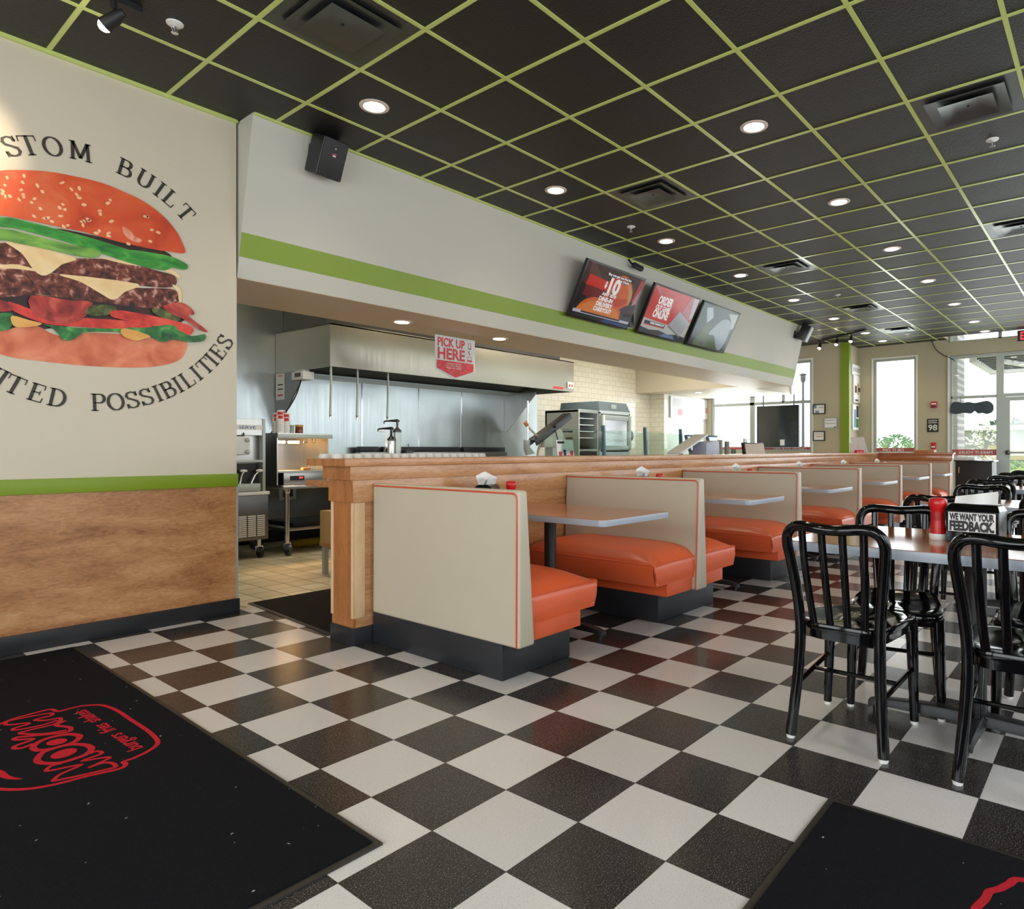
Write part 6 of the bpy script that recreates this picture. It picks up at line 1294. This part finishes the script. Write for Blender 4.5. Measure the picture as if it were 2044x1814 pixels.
pts = [(1898, 824), (1897, 812), (1902, 803), (1912, 802), (1922, 804), (1932, 802), (1944, 804), (1952, 803), (1962, 801), (1972, 800), (1981, 806), (1983, 814), (1980, 822), (1970, 826), (1960, 824), (1952, 825), (1945, 820), (1938, 825), (1922, 824), (1910, 826)]
MB().prism(crc([at(x, y, x=15.40) for x, y in pts], 3), (0.05, 0, 0)).build('backing', mat('slate_sign', srgb(58, 72, 80), 0.5), NS, bevel=0.006)
for y in (2.5, 2.1): MB().cyl((15.43, y, 2.02), (15.43, y, 2.19), 0.004, n=6).build('hanger', M['black'], NS)
def strip(x, y0, y1, z0, z1, s, label, size, frac=0.5):
    t = thing('window_strip', label, 'window strip', (x, (y0 + y1) / 2, z0), 'red window strips')
    MB().box(x - 0.003, x, y0, y1, z0, z1).build('band', mat('faded_red_band', srgb(186, 92, 88), 0.5), t)
    txt(s, size, M['paper'], t, (x - 0.0042, y0 + (y1 - y0) * frac, z0 + (z1 - z0) * 0.24), right=(0, 1, 0), up=(0, 0, 1), bold=0.01)
strip(15.525, 1.89, 2.66, 1.015, 1.13, 'MAKE IT YOURS', 'red strip with reversed words in the storefront window', 0.082, 0.47)
strip(15.55, 3.36, 4.16, 1.06, 1.165, 'OR IT OFF', 'red strip with reversed words in the tall end window', 0.095, 0.55)
strip(14.455, 5.2, 7.5, 1.10, 1.19, 'CRAFTED YOUR WAY', 'long red strip with reversed words along the drive window', 0.075, 0.2)
DS = thing('dark_display', 'large dark glossy screen hanging in front of the drive window', 'display', (14.3, 5.86, 1.65))
MB().box(14.27, 14.34, 5.385, 6.345, 1.175, 2.10).build('case', M['black_plastic'], DS, bevel=0.006)
MB().box(14.266, 14.27, 5.40, 6.33, 1.19, 2.085).build('glass', M['dark_glass'], DS)
MB().box(14.264, 14.266, 5.70, 5.80, 1.22, 1.35).build('sticker', M['paper'], DS)
for y in (5.5, 6.2): MB().bar((14.30, y, 2.10), (14.30, y, 2.333 if y > 5.6 else 2.333), 0.02, 0.02, (1, 0, 0)).build('hanger', M['black'], DS)
TB = thing('trash_cabinet', 'black trash cabinet before the storefront window beside the last booth', 'trash cabinet', (14.7, 2.2, 0))
MB().box(14.45, 15.05, 1.83, 2.43, 0.05, 0.90).build('body', M['black'], TB, bevel=0.006); MB().box(14.44, 15.06, 1.80, 2.45, 0.90, 0.925).build('top', M['dark_glass'], TB, bevel=0.004)
MB().box(14.47, 15.03, 1.86, 2.40, 0, 0.05).build('plinth', M['black_base'], TB); MB().box(14.44, 14.45, 2.36, 2.375, 0.68, 0.80).build('handle', M['chrome'], TB)
TY = thing('tray_stack', 'stack of pale trays on the black trash cabinet', 'tray stack', (14.65, 2.25, 0.926))
for k in range(4): MB().box(14.50, 14.85, 2.12, 2.44, 0.926 + k * 0.018, 0.938 + k * 0.018).build('tray', M['white'], TY, bevel=0.004)
# things at the far end of the half wall cap
def onrow(px, y=3.5): return at(px, 900, y=y).x
LF = thing('leaflet_holder', 'leaning white leaflet on the far end of the half wall', 'leaflet', (onrow(1720), 3.5, 1.069), 'papers at the far end of the half wall')
x = onrow(1718); MB().prism([(x, 3.38, 1.069), (x, 3.62, 1.069), (x - 0.12, 3.64, 1.34), (x - 0.12, 3.42, 1.34)], (0.008, 0, 0)).build('leaflet', M['paper'], LF)
MB().box(x - 0.10, x + 0.02, 3.40, 3.60, 1.069, 1.082).build('foot', M['clear'], LF)
LF2 = thing('leaflet_holder', 'small white upright card beside the leaning leaflet', 'leaflet', (onrow(1703), 3.55, 1.069), 'papers at the far end of the half wall')
x = onrow(1704, 3.55); MB().prism([(x, 3.50, 1.069), (x, 3.62, 1.069), (x - 0.03, 3.61, 1.24), (x - 0.03, 3.51, 1.24)], (0.006, 0, 0)).build('card', M['paper'], LF2)
RB = thing('red_bottle_tray', 'row of red bottle caps on the far end of the half wall', 'condiments', (onrow(1716, 3.42), 3.42, 1.069))
for k in range(4): x = onrow(1709 + 4 * k, 3.41); MB().lathe((x, 3.41, 1.069), [(0.035, 0), (0.035, 0.03), (0.02, 0.05)], 12).build('cap', M['red'], RB)
bxp = at(1830, 897, x=12.83)
tag(MB().prism([(12.72, 2.78, 1.0755), (12.92, 2.78, 1.0755), (12.92, 2.46, 1.0755), (12.72, 2.46, 1.0755)], (0, 0, 0.045)).build('wooden_tray', M['butcher'], None, bevel=0.006), 'small wooden tray on the cross wall cap at the end of the booths', 'tray')

# ------------------------------------------------------------------ outdoors
grass = mat('lawn', srgb(150, 176, 96), 0.9, vary=0.3, scale=2); pave = mat('paving', srgb(206, 204, 196), 0.8, vary=0.05)
struct(MB().box(15.68, 80, -50, 60, -0.3, -0.06).box(14.56, 15.68, 7.9, 60, -0.3, -0.06).build('ground_outside', grass, None, smooth=0))
struct(MB().box(15.7, 21, -30, 40, -0.06, -0.04).box(28, 38, -50, 60, -0.059, -0.03).build('path_outside', pave, None, smooth=0))
struct(MB().box(15.7, 16.5, 2.60, 2.78, -0.05, 4.2).build('pier_outside', tiles('white_brick', 0.2, 0.07, 0, 0, 0.008, srgb(236, 236, 232), srgb(226, 226, 222), srgb(190, 190, 190), 0.6, axes='YZ', brick=True), None, smooth=0))
struct(MB().box(-4, 16.5, -14, -3.4, -0.3, -0.06).box(-14, -3, -14, 14, -0.3, -0.06).build('ground_side', pave, None, smooth=0))
CP = thing('entrance_canopy', 'white slatted canopy over the entrance outside the storefront', 'canopy', (17.2, 0, 3.0))
cb_ = MB().box(15.8, 18.6, 2.28, 2.40, 2.92, 3.10).box(18.5, 18.62, -3, 2.40, 2.92, 3.10).box(15.8, 18.6, -0.1, 0.02, 2.92, 3.10).build('beam', M['white'], CP)
for k in range(9): MB().box(15.9 + k * 0.29, 15.98 + k * 0.29, -3, 2.28, 2.98, 3.06).build('slat', M['vent'], CP)
MB().bar((16.2, 1.9, 2.95), (18.5, 1.2, 2.95), 0.16, 0.06).build('light_bar', M['white'], CP)
def lamp_post(px, dist, top_py, label):
    f = ray(px, 898); p = Vector((f.x * dist, f.y * dist, 0)); zt = HC + (CY - top_py) / FPX * dist
    t = thing('lamp_post', label, 'lamp post', (p.x, p.y, -0.05), 'street lamp posts outside')
    MB().tube([(p.x, p.y, -0.05), (p.x, p.y, 0.8), (p.x, p.y, zt - 0.35)], [0.10, 0.055, 0.045], 10).build('pole', M['vent'], t)
    MB().lathe((p.x, p.y, zt - 0.35), [(0.05, 0), (0.09, 0.06), (0.10, 0.26), (0.16, 0.30), (0.05, 0.36)], 14).build('lantern', M['vent'], t)
lamp_post(1603, 26, 745, 'street lamp post seen through the drive window'); lamp_post(1917, 27, 730, 'street lamp post seen through the storefront')
BD = thing('grey_building', 'long low grey building across the road behind the storefront glass', 'building', (58, 14, 0))
MB().box(58, 66, -14, 9.2, -0.1, 2.6).build('walls', mat('building_grey', srgb(150, 154, 152), 0.8), BD); MB().box(57.6, 66.4, -14.4, 9.5, 2.6, 2.95).build('roof', M['white'], BD)
for k in range(4): MB().box(57.94, 58.0, -9 + k * 4.6, -6.2 + k * 4.6, 0.4, 1.5).build('window', mat('tan_glass_%d' % k, srgb(196, 184, 150), 0.4), BD)
def leafy(px, dist, w_, h_, col, label, kind_='bush', trunk=0.0, seed=1, group='shrubs outside'):
    f = ray(px, 898); cx_, cy_ = f.x * dist, f.y * dist; R_ = random.Random(seed); t = thing('tree' if trunk else 'bush', label, 'tree' if trunk else 'bush', (cx_, cy_, -0.06), group)
    b = MB()
    for k in range(260):
        a, u, v = R_.uniform(0, 2 * PI), R_.random() ** 0.5, R_.uniform(-1, 1); rr = math.sqrt(max(0, 1 - v * v)) * u
        c = Vector((cx_ + w_ / 2 * rr * math.cos(a), cy_ + w_ / 2 * rr * math.sin(a), trunk + h_ / 2 + h_ / 2 * v * 0.96)); s = R_.uniform(0.5, 1) * w_ * 0.07
        d1 = Vector((R_.gauss(0, 1), R_.gauss(0, 1), R_.gauss(0, 1))).normalized(); d2 = d1.orthogonal().normalized()
        b.face([c - d1 * s, c + d2 * s * 0.6, c + d1 * s, c - d2 * s * 0.6])
    b.build('crown' if trunk else 'foliage', col, t, smooth=0)
    MB().tube([(cx_, cy_, -0.06), (cx_, cy_, trunk + h_ * 0.5)], [w_ * 0.03 + 0.02, 0.02], 8).build('trunk' if trunk else 'stem', M['butcher'], t)
lg = [mat('leaf_%d' % k, srgb(*q), 0.7, vary=0.2, scale=3) for k, q in enumerate(((104, 140, 92), (128, 160, 110), (150, 176, 128), (214, 214, 204), (96, 116, 96)))]
leafy(1768, 40, 2.0, 1.9, lg[1], 'round bush outside the tall end window, left', seed=2); leafy(1788, 38, 2.6, 2.0, lg[0], 'larger bush outside the tall end window, right', seed=3); leafy(1815, 36, 1.6, 1.5, lg[2], 'pale low bush outside the right side of the end window', seed=4)
leafy(1963, 24, 1.6, 1.7, lg[3], 'white blossoming young tree outside the storefront', trunk=0.3, seed=5, group='trees outside'); leafy(2030, 60, 9, 3.4, lg[4], 'distant grey-green tree line tree seen through the door', trunk=0.4, seed=6, group='trees outside')
leafy(1940, 19, 0.7, 0.6, lg[1], 'low green plant outside the storefront', seed=7); leafy(2025, 19.5, 1.3, 0.8, lg[2], 'pale green plant outside the door', seed=8); leafy(1590, 34, 2.4, 1.2, lg[2], 'pale bush outside the drive window', seed=9)
